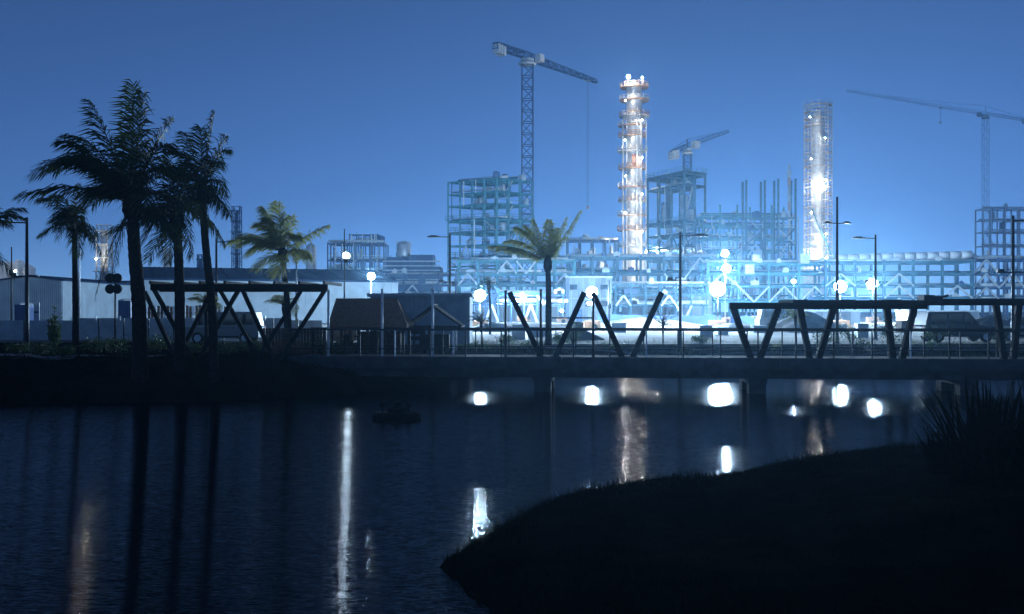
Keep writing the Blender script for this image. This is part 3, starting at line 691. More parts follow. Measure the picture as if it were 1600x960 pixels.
# floodlights on the platforms and around the foot that wash the column
def flood(label, x, y, z, r, m, aim):
    o = thing('floodlight', label, 'floodlight', (x, y, z - .5), 'floodlights washing the towers')
    globe('lamp', (x, y, z), r, m, o)
    MB().box((x, y + .1, z - r - .12), (.7, .5, .2)).build('base', M_pale, o)
    q = MB(); q.bar((x - r - .08, y, z - r - .1), (x - r - .08, y, z + .1), .08); q.bar((x + r + .08, y, z - r - .1), (x + r + .08, y, z + .1), .08); q.build('yoke', M_pale, o)
for px, lab in ((1010, 'nearest the lit column'), (1027, 'second from the lit column'), (1046, 'third from the lit column'), (1066, 'behind the mid bridge street lamp')):
    flood('small bright floodlight on the rack deck ' + lab, X(px, 285), 285, Z(394, 285), .22, MT, None)

# ------------------------------------------------------------------ scaffolded second tower
cx2 = X(1278, 300)
s2 = thing('scaffolded_column', 'tall round column wrapped in scaffolding with a very bright lamp halfway up', 'tower', (cx2, 300, 1.36))
zt2 = z_of(170)
MB().lathe([(1.9, 0), (1.9, zt2 - 5), (1.7, zt2 - 4), (1.1, zt2 - 2.4), (.4, zt2 - 2)], (cx2, 300, 1.36), 20).build('shell', M_pale, s2, True)
nst = 10; lift = 2.05; nl = int((z_of(163) - 1.36) / lift)
for k in range(nl + 1):
    z = 1.36 + k * lift; q = MB(); n = nst
    rot = .15
    for r in (3.0, 4.15):
        for t in range(n):
            a, a2 = rot + t * math.tau / n, rot + (t + 1) * math.tau / n
            p0 = Vector((cx2 + r * math.cos(a), 300 + r * math.sin(a), z)); p1 = Vector((cx2 + r * math.cos(a2), 300 + r * math.sin(a2), z))
            q.bar(p0, p1, .12)
            if r > 4: q.bar(p0 + Vector((0, 0, 1)), p1 + Vector((0, 0, 1)), .09)
            if k < nl: q.bar(p0, p0 + Vector((0, 0, lift + (.9 if k == nl - 1 else 0))), .13)
            if r > 4 and (t + k) % 5 == 0 and k < nl: q.bar(p0, p1 + Vector((0, 0, lift)), .1)
    for t in range(n):
        a = rot + t * math.tau / n; u = Vector((math.cos(a), math.sin(a), 0)); q.bar(Vector((cx2, 300, z)) + u * 2.9, Vector((cx2, 300, z)) + u * 4.3, .12)
    lf = q.build('scaffold_lift', M_tube, s2)
    if k % 2 == 0 or R.random() < .4:
        q = MB(); m_ = 10; st = R.randrange(m_)
        for t in range(m_):
            if (t + st) % m_ < 6:
                a, a2 = rot + t * math.tau / n, rot + (t + 1) * math.tau / n
                pts = [(r * math.cos(aa), r * math.sin(aa)) for r, aa in ((3.0, a), (4.1, a), (4.1, a2), (3.0, a2))]
                q.prism([Vector((cx2 + x, 300 + y, z + .08)) for x, y in pts], (0, 0, 0), (0, 0, .1))
        q.build('board', M_rust, lf)
member('inclined_stair', (cx2 - 3.2, 295.6, z_of(330)), (cx2 + 2.6, 295.6, z_of(400)), .5, .3, M_dteal, s2)
MT2 = emit('tower_light_strong', (1, .95, .88), 600)
globe('lamp', (cx2 - .6, 294.6, z_of(298)), .42, MT2, s2); MB().box((cx2 - .6, 295.6, z_of(300)), (2.6, .5, .4)).build('lamp_bracket', M_pale, s2)
globe('lamp', (cx2 - 2.6, 295.0, z_of(303)), .22, MT2, s2)
for px, lab in ((1262, 'low at the left foot of the scaffolded tower'), (1292, 'low at the right foot of the scaffolded tower')):
    flood('floodlight ' + lab, X(px, 288), 288, Z(404, 288), .25, MT, None)

MS = emit('added_fill_lamp', (1, .95, .88), 6000)  # unseen fill lamps added up both towers for even brightness
for dx, py in ((-2.2, 190), (2.0, 222), (-1.9, 254), (2.2, 286), (-1.8, 336), (2.2, 368), (-1.8, 392)):
    member('fill_lamp_arm', (cx2 + dx * .85, 297, z_of(py)), ((cx2 + dx * 1.1) * 293 / 300, 293.2, z_of(py) + .2), .12, .12, M_pale, s2); globe('lamp', ((cx2 + dx * 1.1) * 293 / 300, 293, z_of(py)), .06, MS, s2)
for dx, py in ((-2.4, 165), (2.2, 195), (-2.4, 225), (2.2, 252), (-2.4, 280), (2.2, 308), (-2.4, 336), (2.2, 365)):  # the same added fill lamps, with arms, along the lit column
    member('fill_lamp_arm', (cx + dx * .85, 297, z_of(py)), ((cx + dx * 1.1) * 293 / 300, 293.2, z_of(py) + .2), .12, .12, M_pale, tw); globe('lamp', ((cx + dx * 1.1) * 293 / 300, 293, z_of(py)), .075, MS, tw)
# striped stack between the columns
o = thing('striped_stack', 'thin stack with faded brown bands left of the scaffolded tower', 'stack', (X(1233, 258), 258, 1.36)); xs_ = X(1233, 258)
zz = 1.36; k = 0
while zz < Z(285, 258):
    MB().tube([(xs_, 258, zz), (xs_, 258, zz + 2.1)], .38, 10).build('stack_section', M_orange if k % 3 == 1 else M_clad, o, True); zz += 2.14; k += 1
MB().lathe([(.5, 0), (.55, 1.4), (.3, 2), (.25, 3.4)], (xs_, 258, zz), 10).build('stack_tip', M_pale, o, True)
MB().tube([(xs_ + .3, 257.6, Z(345, 258)), (xs_ + 1.4, 257.6, Z(332, 258)), (xs_ + 2.2, 257.6, Z(340, 258)), (xs_ + 2.4, 257.6, 2)], .2, 8).build('elbow_pipe', M_pale, o, True)

# ------------------------------------------------------------------ tower cranes
def lattice(q, a, b, wd, n, tri=False, ch=.28, lc=.16, wd2=None):
    a, b = Vector(a), Vector(b); d = (b - a).normalized(); up = Vector((0, 0, 1)) if abs(d.z) < .95 else Vector((0, 1, 0))
    u = d.cross(up).normalized(); v_ = u.cross(d).normalized(); wd2 = wd2 or wd
    def ring(t):
        c = a.lerp(b, t); s = (wd + (wd2 - wd) * t) / 2
        return [c - u * s - v_ * s, c + u * s - v_ * s, c + v_ * s] if tri else [c - u * s - v_ * s, c + u * s - v_ * s, c + u * s + v_ * s, c - u * s + v_ * s]
    r0 = ring(0)
    for i in range(n):
        r1 = ring((i + 1) / n); m = len(r0)
        for k in range(m):
            q.bar(r0[k], r1[k], ch); q.bar(r1[k], r1[(k + 1) % m], lc)
            q.bar(r0[k] if i % 2 else r0[(k + 1) % m], r1[(k + 1) % m] if i % 2 else r1[k], lc)
        r0 = r1
    return q
def tower_crane(label, base, zj, tip, tail, m, mw, ch, hook=None, cabm=None, apex=0.):
    bx, by = base; o = thing('tower_crane', label, 'crane', (bx, by, 1.36), 'tower cranes')
    B = Vector((bx, by, 1.36)); T = Vector((bx, by, zj))
    MB().box((bx, by, 1.7), (mw * 2.4, mw * 2.4, .7)).build('footing', M_conc, o)
    n = int((zj - 1.36) / mw / 1.05)
    lattice(MB(), B, T - Vector((0, 0, 2)), mw, n, False, ch, ch * .6).build('mast', m, o)
    MB().lathe([(mw * .75, 0), (mw * .85, .5), (mw * .6, 1.2), (mw * .6, 2)], T - Vector((0, 0, 2)), 12).build('slewing_ring', M_pale, o)
    tip, tail = Vector(tip), Vector(tail); dj = (tip - T).normalized(); side = dj.cross(Vector((0, 0, 1))).normalized()
    lattice(MB(), T + Vector((0, 0, .9)), tip, mw * .68, int((tip - T).length / 2.2), True, ch * .65, ch * .42, mw * .35).build('jib', m, o)
    lattice(MB(), T + Vector((0, 0, .9)), tail, mw * .5, max(3, int((tail - T).length / 2.4)), False, ch * .8, ch * .5).build('counter_jib', m, o)
    ang = math.atan2(dj.y, dj.x); q = MB(); dt = (T - tail).normalized()
    for k in range(3): q.box(tail + dt * (.6 + k * 1.3) + Vector((0, 0, -.7 - .1 * k)), (1.1, 2.2, 2.6), ang)
    q.build('counterweight', M_pale, o)
    q = MB(); c = T + dj * (mw * .9) + side * (mw * .75) + Vector((0, 0, .3)); q.box(c, (2.2, 1.9, 2.3), ang); cb = q.build('cab', cabm or M_white, o)
    MB().box(c + dj * 1.02 + Vector((0, 0, .25)), (.22, 1.6, 1.3), ang).build('window', M_glass, cb)
    if apex:
        q = MB(); A = T + Vector((0, 0, apex)); q.bar(T, A, ch * 1.4); q.bar(A, T.lerp(tip, .7) + Vector((0, 0, 1)), .12); q.bar(A, tail + Vector((0, 0, 1)), .12); q.build('apex', m, o)
    if hook:
        hp = T.lerp(tip, hook[0]); q = MB(); q.bar(hp + side * .25, hp + side * .25 - Vector((0, 0, hook[1])), .06); q.bar(hp - side * .25, hp - side * .25 - Vector((0, 0, hook[1])), .06); q.build('hoist_cable', M_dark, o)
        MB().box(hp + Vector((0, 0, -.6)), (1.6, 1.2, .6), ang).build('trolley', M_pale, o)
        q = MB(); q.box(hp - Vector((0, 0, hook[1] + .5)), (.7, .5, 1)); q.build('hook_block', M_orange, o)
    return o
yc = 300; zj = Z(92, yc)
tower_crane('big lattice tower crane with a flat top jib over the tall teal frame', (X(824, yc), yc), zj, (X(932, 332), 332, zj + .6), (X(774, 288), 288, zj + .8), M_navy, 3.3, .42, hook=(.86, 42), cabm=M_white)
yc = 320; zj = Z(232, yc)
t2 = tower_crane('smaller pale crane with raised jib above the frame with a solid roof deck', (X(1074, yc), yc), zj, (X(1138, 330), 330, Z(205, 330)), (X(1048, 312), 312, Z(240, 312)), M_navy, 2.3, .3, cabm=M_pale, apex=3)
yc = 560; zj = Z(180, yc)
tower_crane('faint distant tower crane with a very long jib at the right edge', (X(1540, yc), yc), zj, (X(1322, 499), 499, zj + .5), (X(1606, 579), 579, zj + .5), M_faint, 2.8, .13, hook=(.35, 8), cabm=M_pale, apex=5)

# far left tall pieces
def lattice_tower(label, px, w_, top, Y, m, name='lattice_tower', lit=False):
    x = X(px, Y); o = thing(name, label, 'tower', (x, Y, 1.36), 'distant towers on the left'); wd = w_ * Y / F
    lattice(MB(), (x, Y, 1.36), (x, Y, Z(top, Y)), wd, max(6, int((Z(top, Y) - 1.36) / wd / .8)), False, .25, .14, wd * .9).build('mast', m, o)
    MB().box((x, Y, 1.6), (wd * 1.4, wd * 1.4, .5)).build('footing', M_conc, o)
    MB().lathe([(wd * .22, 0), (wd * .22, Z(top, Y) - 3.5), (wd * .1, Z(top, Y) - 2.5)], (x, Y, 1.4), 10).build('riser', M_clad if lit else m, o, True)
    for k in range(5):
        MB().box((x, Y - wd * .3, Z(top, Y) - 1.5 - k * 3.4), (wd * 1.25, wd * .9, .2)).build('platform', M_pale if lit else m, o)
lattice_tower('grey lattice derrick above the long shed left of the leaning palm', 370, 13, 323, 320, M_navy)
lattice_tower('bright scaffolded tower behind the left palms', 163, 19, 352, 250, M_white, lit=True)
lattice_tower('pale lattice tower between the thick palms', 262, 9, 388, 260, M_pale)
lattice_tower('small dark lattice tower behind the pergola palms', 313, 8, 398, 300, M_navy)
o = thing('slim_vessel', 'pale upright vessel right of the leaning palm', 'vessel', (X(486, 250), 250, 1.36)); x = X(486, 250)
MB().lathe([(1.3, 0), (1.3, Z(380, 250) - 3), (1.0, Z(380, 250) - 2), (.2, Z(380, 250) - 1.4)], (x, 250, 1.36), 16).build('shell', M_clad, o, True)
q = MB()
for k in range(9): q.lathe([(1.36, 0), (1.36, .25)], (x, 250, 3 + k * 2), 16)
q.build('stiffener_rings', M_pale, o)
for i, (px, w_, t, lab) in enumerate(((10, 24, 413, 'bright lit block above the far left shed roof'), (30, 9, 410, 'second lit block above the far left shed beside the thin mast'), (46, 8, 418, 'third small lit block above the far left shed behind the street lamp'))):
    Y = 190; q = MB(); q.box((X(px, Y), Y, (Z(t, Y) + 1.36) / 2), (w_ * Y / F, 3, Z(t, Y) - 1.36)); q.box((X(px, Y), Y - 1.7, Z(t, Y) - 1), (w_ * Y / F + .3, .4, .25)); q.box((X(px, Y), Y, Z(t, Y) + .2), (w_ * Y / F * .6, 1.5, .5))
    tag(q.build('lit_enclosure', M_clad), lab, 'enclosure', 'lit blocks above the far left shed')
flood('floodlight hidden behind the far left shed roof', X(24, 176), 176, Z(424, 176), .15, MT, None)
flood('floodlight beside the bright scaffolded tower behind the left palms', X(150, 243), 243, Z(405, 243), .1, MT, None)

# ------------------------------------------------------------------ sheds on the left
def ribbed_panel(wd, ht, m, ribs=4):
    q = MB(); q.box((0, 0, ht / 2), (wd - .03, .05, ht))
    for r in range(ribs): q.box((-wd / 2 + wd * (r + .5) / ribs, -.045, ht / 2), (wd / ribs * .4, .05, ht - .04))
    me = bpy.data.meshes.new('wall_panel'); me.from_pydata(q.v, [], q.f); me.materials.append(m); me.update(); return me
A, B_ = Vector((X(222, 143), 143, 1.36)), Vector((X(622, 156), 156, 1.36)); D = (B_ - A); L = D.length; D.normalize(); Nn = Vector((-D.y, D.x, 0))
zE = 7.75; zR = 10.1; dep = 17
sh = thing('long_shed', 'long low shed with pale corrugated wall and dark blue roof behind the pergola', 'shed', (A + B_) / 2)
MB().prism([A + Nn * .1, B_ + Nn * .1, B_ + Nn * dep * 2, A + Nn * dep * 2], (0, 0, 0), (0, 0, zE - 1.36 - .05)).build('core', M_wall, sh)
nP = 34; me = ribbed_panel(L / nP, zE - 1.4, M_wall)
for i in range(nP):
    o = bpy.data.objects.new('wall_panel', me); COL.objects.link(o); o.parent = sh; o.location = A + D * L * (i + .5) / nP - ORG[sh.name]; o.rotation_euler = (0, 0, math.atan2(D.y, D.x))
up = Vector((0, 0, 1)); nR = 22
for i in range(nR):
    a, c = A + D * (L * i / nR + .02) - up * 1.36, A + D * (L * (i + 1) / nR - .02) - up * 1.36
    e = -.5
    q = MB(); q.prism([a + Nn * e + up * zE, a + Nn * dep + up * zR, a + Nn * dep + up * (zR + .14), a + Nn * e + up * (zE + .14)], (0, 0, 0), c - a)
    q.prism([a + Nn * e + up * (zE + .14), a + Nn * dep + up * (zR + .14), a + Nn * dep + up * (zR + .22), a + Nn * e + up * (zE + .22)], (0, 0, 0), D * .12)
    q.build('roof_sheet', M_roof, sh)
q = MB(); q.prism([A - up * 1.36 + Nn * dep + up * zR, A - up * 1.36 + Nn * dep * 2 + up * zE, A - up * 1.36 + Nn * dep * 2 + up * (zE + .14), A - up * 1.36 + Nn * dep + up * (zR + .14)], (0, 0, 0), B_ - A); q.build('rear_roof', M_roof, sh)
for s_, e_ in ((A, -.02), (B_, .02)):
    q = MB(); q.prism([s_ - up * 1.36 + up * (zE - .06), s_ - up * 1.36 + Nn * dep * 2 + up * (zE - .06), s_ - up * 1.36 + Nn * dep + up * (zR - .04)], (0, 0, 0), D * e_); q.build('gable_end', M_wall, sh)
member('gutter', A - Nn * .6 + up * (zE - 1.4), B_ - Nn * .6 + up * (zE - 1.4), .2, .18, M_roof, sh)

gs = thing('gabled_shed', 'small pale gabled shed with ribbed walls at the far left', 'shed', (X(48, 120), 120, 1.36))
xl, xr, xm = X(-2, 120), X(97, 120), X(48, 120); ze, zp = Z(439, 120), Z(432, 120)
q = MB(); q.prism([Vector((xl, 120, 1.36)), Vector((xr, 120, 1.36)), Vector((xr, 120, ze)), Vector((xm, 120, zp)), Vector((xl, 120, ze))], (0, .06, 0), (0, 22, 0)); q.build('core', M_wall, gs)
n = 8; me = ribbed_panel((xr - xl) / n, ze - 1.4, M_wall)
for i in range(n):
    o = bpy.data.objects.new('wall_panel', me); COL.objects.link(o); o.parent = gs; o.location = Vector((xl + (xr - xl) * (i + .5) / n, 120, 1.37)) - ORG[gs.name]
me = ribbed_panel(22 / 16, ze - 1.4, M_wall)
for i in range(16):
    o = bpy.data.objects.new('wall_panel', me); COL.objects.link(o); o.parent = gs; o.location = Vector((xr + .04, 120 + 22 * (i + .5) / 16, 1.37)) - ORG[gs.name]; o.rotation_euler = (0, 0, math.pi / 2)
for s, x1 in ((1, xr), (-1, xl)):
    q = MB(); q.prism([Vector((xm, 119.7, zp + .02)), Vector((x1 + s * .4, 119.7, ze - .04)), Vector((x1 + s * .4, 119.7, ze + .12)), Vector((xm, 119.7, zp + .18))], (0, 0, 0), (0, 22.6, 0)); q.build('roof_slope', M_roof, gs)
panel_block('annexe_shed', 'lower pale ribbed shed between the small shed and the thick palm', 100, 222, 441, 148, 12, M_wall, 14, M_roof, 'shed')

# white board with a blue stripe and a blue cabinet before the small shed
o = thing('notice_board', 'white board with a blue stripe in front of the far left shed', 'board', (X(53, 85), 85, 1.36))
MB().box((X(53, 85), 85, Z(489, 85)), (.95, .06, 1.75)).build('board', M_white, o); MB().box((X(53, 85), 84.95, Z(488, 85)), (.93, .05, .14)).build('stripe', M_blue, o)
for s in (-.42, .42): member('leg', (X(53, 85) + s, 85.08, 1.36), (X(53, 85) + s, 85.08, Z(473, 85)), .07, .07, M_pole, o)
def cabinet(px, top, Y, w_, label, m=M_blue):
    x = X(px, Y); o = thing('portable_toilet', label, 'portable toilet', (x, Y, 1.36), 'blue portable toilets'); h = Z(top, Y) - 1.36
    MB().box((x, Y, 1.36 + h * .48), (w_, w_, h * .94)).build('cabin', m, o); MB().box((x, Y - w_ / 2 - .02, 1.36 + h * .45), (w_ * .7, .04, h * .8)).build('door', M_blue, o)
    MB().lathe([(w_ * .7, 0), (w_ * .72, .06), (w_ * .35, .2)], (x, Y, 1.36 + h * .95), 4).build('roof', M_white, o)
cabinet(38, 474, 84, 1.1, 'blue portable toilet left of the white board'); cabinet(198, 468, 92, 1.15, 'blue portable toilet left of the thick palm trunk')

# site fence with dark netting, far left
fe = thing('netted_fence', 'dark netted site fence along the far left yard', 'fence', (X(50, 64), 64, 1.36))
for i in range(14):
    x0 = X(-40, 64) + i * 1.6
    member('fence_post', (x0, 64, 1.34), (x0, 64, 2.75), .07, .07, M_pole, fe); MB().box((x0 + .8, 64, 2.02), (1.5, .03, 1.25)).build('net_panel', M_cabin, fe)
fe = thing('netted_fence', 'grey netted site fence behind the bushes left of the thick palm', 'fence', (X(180, 70), 70, 1.36))
for i in range(9):
    x0 = X(112, 70) + i * 1.7
    member('fence_post', (x0, 70, 1.34), (x0, 70, 2.9), .07, .07, M_pale, fe); MB().box((x0 + .85, 70, 2.1), (1.6, .03, 1.3)).build('net_panel', M_cabin, fe)
fe = thing('plank_fence', 'tall pale plank fence standing behind the pergola', 'fence', (X(270, 72), 72, 1.36))
for i in range(26):
    x0 = X(228, 72) + i * .23; h = 2.2 + .12 * rnd.random()
    MB().box((x0, 72, 1.36 + h / 2), (.19, .04, h)).build('plank', M_brown if i % 3 else M_pale, fe)
for z in (1.8, 3.1): member('rail', (X(228, 72) - .1, 72.06, z), (X(228, 72) + 25.5 * .23, 72.06, z), .06, .1, M_brown, fe)
fe = thing('plank_screen', 'low brown slatted screen under the right half of the pergola', 'screen', (X(458, 44.5), 44.5, 1.33))
for i in range(20):
    x0 = X(412, 44.5) + i * .142; MB().box((x0, 44.5, 1.3 + .6), (.12, .035, 1.2)).build('slat', M_brown, fe)
for z in (1.55, 2.3): member('rail', (X(412, 44.5) - .08, 44.54, z), (X(412, 44.5) + 19.6 * .142, 44.54, z), .05, .09, M_brown, fe)

# ------------------------------------------------------------------ pavilion, cabin, hut behind the left end of the bridge
pv = thing('thatched_pavilion', 'open pavilion with a dark brown thatched roof behind the bridge', 'pavilion', (X(573, 47), 47, 1.33))
x0, x1, ze, zp = X(512, 46), X(634, 46), Z(512, 46), Z(471, 46)
def slab4(q, p, th=.12): q.prism(p, (0, 0, 0), (0, 0, th))
for row in range(6):                                     # courses of thatch, each lapping the one below
    t0, t1 = row / 6, (row + 1) / 6 + .04
    q = MB(); f = lambda t: (46 + 1.6 * t, ze + (zp - ze) * t)
    (ya0, za0), (ya1, za1) = f(t0), f(t1)
    n = 16; l0, l1 = x0 + .1 * t0, x1 - .55 * t0; m0, m1 = x0 + .1 * t1, x1 - .55 * t1
    for i in range(n):
        e = rnd.uniform(-.03, .02)
        a, c = l0 + (l1 - l0) * i / n, l0 + (l1 - l0) * (i + 1) / n - .01; a2, c2 = m0 + (m1 - m0) * i / n, m0 + (m1 - m0) * (i + 1) / n - .01
        q.prism([Vector((a, ya0 - .05, za0 + e)), Vector((c, ya0 - .05, za0 + e)), Vector((c2, ya1, za1 + .02)), Vector((a2, ya1, za1 + .02))], (0, 0, 0), (0, -.02, .09))
    q.build('thatch_course', M_thatch, pv)
q = MB(); q.prism([Vector((x1 + .02, 46, ze)), Vector((x1 + .02, 49.2, ze)), Vector((x1 - .62, 47.65, zp))], (0, 0, 0), (.03, 0, .1)); q.build('hip_end', M_thatch, pv)
q = MB(); q.prism([Vector((x0, 49.2, ze)), Vector((x1, 49.2, ze)), Vector((x1 - .55, 47.6, zp)), Vector((x0 + .1, 47.6, zp))], (0, 0, 0), (0, .02, .09)); q.build('rear_slope', M_thatch, pv)
for i in range(5):
    for y in (46.3, 48.9): member('post', (x0 + .15 + (x1 - x0 - .3) * i / 4, y, 1.3), (x0 + .15 + (x1 - x0 - .3) * i / 4, y, ze + .15), .13, .13, M_brown, pv)
member('eave_beam', (x0, 46.3, ze + .06), (x1, 46.3, ze + .06), .12, .14, M_brown, pv)
MB().box(((x0 + x1) / 2 + .5, 47.2, 1.3 + .5), (1.9, .5, 1.0)).build('counter', M_brown, pv)
for i in range(3): MB().lathe([(.16, 0), (.16, .05), (.03, .08), (.03, .7), (.18, .72), (.18, .77)], (x0 + .7 + i * .55, 46.9, 1.33), 10).build('stool', M_dark, pv)

panel_block('site_cabin', 'large dark grey panelled cabin with a sharp right edge behind the gabled hut', 578, 734, 464, 57, 4, M_cabin, 9, M_cabin, 'cabin', rib=.03)

hut = thing('gabled_hut', 'small open hut with a pitched roof and gable facing the bridge', 'hut', (X(678, 50), 50, 1.33))
xa_, xb_, xm_ = X(632, 50), X(722, 50), X(676, 50); ze, zp = Z(512, 50), Z(480, 50)
for s, xe in ((-1, xa_), (1, xb_)):
    for k in range(7):
        y = 49.7 + k * .45; q = MB(); q.prism([Vector((xm_, y, zp)), Vector((xe, y, ze)), Vector((xe, y, ze + .1)), Vector((xm_, y, zp + .12))], (0, 0, 0), (0, .43, 0)); q.build('roof_board', M_timber, hut)
member('ridge', (xm_, 49.68, zp + .13), (xm_, 52.9, zp + .13), .12, .07, M_timber, hut)
member('tie_beam', (xa_ + .1, 49.8, ze + .03), (xb_ - .1, 49.8, ze + .03), .1, .13, M_timber, hut)
for x in (xa_ + .25, xm_ - .4, xb_ - .45):
    for y in (49.85, 52.5): member('post', (x, y, .6), (x, y, ze + .1), .1, .1, M_timber if x < xb_ - .5 else M_lpole, hut)
for z in (1.9, 2.2): member('front_board', (xa_ + .25, 49.83, z), (xm_ - .4, 49.83, z), .03, .2, M_timber, hut)
MB().box(((xa_ + xb_) / 2, 51, 1.7), (1.5, .7, .75)).build('bench_counter', M_timber, hut)

# ------------------------------------------------------------------ vehicles
def vehicle(name, label, px, Y, Ln, Ht, m, face=1, van=False, z=1.36, wd=1.8):
    x0 = X(px, Y); o = thing(name, label, 'van' if van else 'car', (x0, Y, z), 'parked vehicles')
    k = lambda u, h: Vector((x0 + face * (u - .5) * Ln, 0, z + h * Ht))
    low = [(0, .2), (.0, .5), (.02, .58), (.98 if not van else .97, .5 if not van else .52), (1, .4), (1, .2)]
    top = [(.02, .57), (.06, .98), (.1, 1), (.55 if not van else .72, 1), (.6 if not van else .76, .97), (.74 if not van else .9, .56)]
    if not van: low = [(0, .2), (0, .5), (.02, .56), (.72, .56), (.96, .49), (1, .4), (1, .2)]
    MB().prism([k(*p) for p in low], (0, Y - wd / 2, 0), (0, Y + wd / 2, 0)).build('body', m, o)
    MB().prism([k(*p) for p in top], (0, Y - wd / 2 + .1, 0), (0, Y + wd / 2 - .1, 0)).build('cabin', m, o)
    wins = ((.09, .3), (.33, .5), (.53, .68)) if not van else ((.08, .26), (.3, .5), (.54, .72), (.75, .85))
    for a, c in wins:
        cut = .08 if c == wins[-1][1] else 0
        q = MB(); q.prism([k(a, .6), k(c, .6), k(c - cut, .93), k(a + (.015 if a < .1 else 0), .93)], (0, Y - wd / 2 + .075, 0), (0, Y - wd / 2 + .11, 0)); q.build('window', M_glass, o)
    q = MB(); p0, p1 = (top[5], top[4]); q.prism([k(p0[0] + .005, p0[1] + .03), k(p1[0] + .012, p1[1] - .02), k(p1[0] + .004, p1[1] - .02), k(p0[0] - .005, p0[1] + .03)], (0, Y - wd / 2 + .2, 0), (0, Y + wd / 2 - .2, 0)); q.build('windscreen', M_glass, o)
    for u in (.18, .81):
        for s in (-1, 1):
            c = k(u, 0); r = .34
            wl = MB().tube([(c.x, Y + s * (wd / 2 - .2), z + r), (c.x, Y + s * (wd / 2 + .02), z + r)], r, 16).build('wheel', M_tyre, o)
            MB().tube([(c.x, Y + s * (wd / 2 + .0), z + r), (c.x, Y + s * (wd / 2 + .035), z + r)], r * .6, 12).build('rim', M_pale, wl)
    for s in (-1, 1):
        c = k(.99, .44); MB().box((c.x, Y + s * (wd / 2 - .25), c.z), (.1, .36, .14)).build('headlight', M_clad, o)
        c = k(.005, .48); MB().box((c.x, Y + s * (wd / 2 - .2), c.z), (.06, .2, .22)).build('tail_light', M_redm, o)
    c = k(.66, .6); MB().box((c.x, Y - wd / 2 - .08, c.z), (.12, .16, .13)).build('mirror', m, o)
    for u in (.31, .515): c = k(u, .5); MB().box((c.x + .35 * face * .3, Y - wd / 2 - .012, c.z), (.16, .03, .035)).build('door_handle', M_dark, o)
    c = k(.5, .22); MB().box((c.x, Y - wd / 2 - .01, c.z), (Ln * .5, .04, .12)).build('sill', M_dark, o)
    return o
vehicle('parked_van', 'silver van with dark windows parked behind the pergola', 352, 58, 4.3, 1.85, M_car, -1, True)
vehicle('parked_car', 'dark off road car parked behind the right shelter', 1494, 61, 4.6, 1.85, M_dcar, 1, False, z=1.36)
vehicle('parked_car', 'silver car behind the bushes at the right end of the bridge', 1600, 63, 4.2, 1.6, M_car, -1, False, z=1.36)
vehicle('parked_van', 'pale van parked in the yard far behind the small palm', 1222, 96, 4.8, 2.0, M_car, 1, True)

# ------------------------------------------------------------------ heaps and covered stacks in the yard
def heap(name, label, px, Y, w_, h, m, seed, dep=None, cat='heap', group='earth heaps in the yard'):
    R = random.Random(seed); n, k = 26, 9; dep = dep or w_ * .6; q = MB(); x0 = X(px, Y); vs = []; fs = []
    ph = [R.uniform(0, 6.28) for _ in range(6)]
    for j in range(k + 1):
        t = j / k
        for i in range(n):
            a = i * math.tau / n; rr = (1 - t ** 1.4) * (1 + .13 * math.sin(3 * a + ph[0]) + .08 * math.sin(5 * a + ph[1]) + .06 * math.sin(9 * a + ph[2] + 4 * t))
            vs.append((x0 + rr * w_ / 2 * math.cos(a), Y + rr * dep / 2 * math.sin(a), 1.33 + h * t * (1 + .1 * math.sin(2 * a + ph[3]) * (1 - t)) + R.uniform(-.05, .05) * h * (0 < j < k)))
    for j in range(k): fs += [(j * n + i, j * n + (i + 1) % n, (j + 1) * n + (i + 1) % n, (j + 1) * n + i) for i in range(n)]
    q.add(vs, fs); return tag(q.build(name, m, None, True), label, cat, group)
heap('earth_heap', 'grey earth heap behind the second V of the right shelter', 1260, 88, 7, 1.9, M_heap, 1)
heap('earth_heap', 'dark earth heap at the right edge behind the car', 1548, 74, 7.5, 1.55, M_heap, 2)
heap('earth_heap', 'long pale earth bank behind the bare struts', 1000, 105, 15, 1.25, M_heap, 3, 5)
heap('earth_heap', 'low pale earth bank behind the mid bridge street lamp', 1150, 92, 9, .8, M_dirt, 4, 4)
heap('earth_heap', 'small brown earth mound right of the middle palm', 905, 66, 3.2, .8, M_heap, 5, 2)
heap('earth_heap', 'rounded earth heap near the right edge under the darker rack', 1465, 104, 9, 1.7, M_heap, 6)
heap('earth_heap', 'low earth mound behind the white slim posts', 770, 90, 6, .9, M_heap, 7, 3)
def covered_stack(px0, px1, top, Y, dep, label):
    xa_, xb_ = X(px0, Y), X(px1, Y); zt = Z(top, Y); o = thing('covered_stack', label, 'stack', ((xa_ + xb_) / 2, Y, 1.36), 'stacks under blue covers')
    n = 10; q = MB(); R = random.Random(px0)
    prof = []
    for i in range(n + 1):
        x = xa_ + (xb_ - xa_) * i / n; zz = zt - R.uniform(0, .25); prof.append((x, zz))
    for i in range(n):
        (a, za_), (c, zc) = prof[i], prof[i + 1]
        q.add([(a, Y, 1.4), (c, Y, 1.4), (c, Y + .25, zc), (a, Y + .25, za_), (a, Y + dep, za_ - .1), (c, Y + dep, zc - .1)], [(0, 1, 2, 3), (3, 2, 5, 4)])
    q.add([(xb_, Y, 1.4), (xb_ + .3, Y + dep, 1.4), (xb_, Y + dep, prof[-1][1] - .1), (xb_, Y + .25, prof[-1][1])], [(0, 1, 2, 3)])
    q.add([(xa_, Y, 1.4), (xa_, Y + dep, 1.4), (xa_, Y + dep, prof[0][1] - .1), (xa_, Y + .25, prof[0][1])], [(3, 2, 1, 0)])
    q.build('tarpaulin', M_tarp, o)
    for i in range(5): MB().box((xa_ + (xb_ - xa_) * (i + .5) / 5, Y + dep / 2, 1.44), (.3, dep, .16)).build('pallet', M_brown, o)
covered_stack(934, 1036, 491, 112, 4, 'long blue tarpaulin covered stack behind the second strut pair')
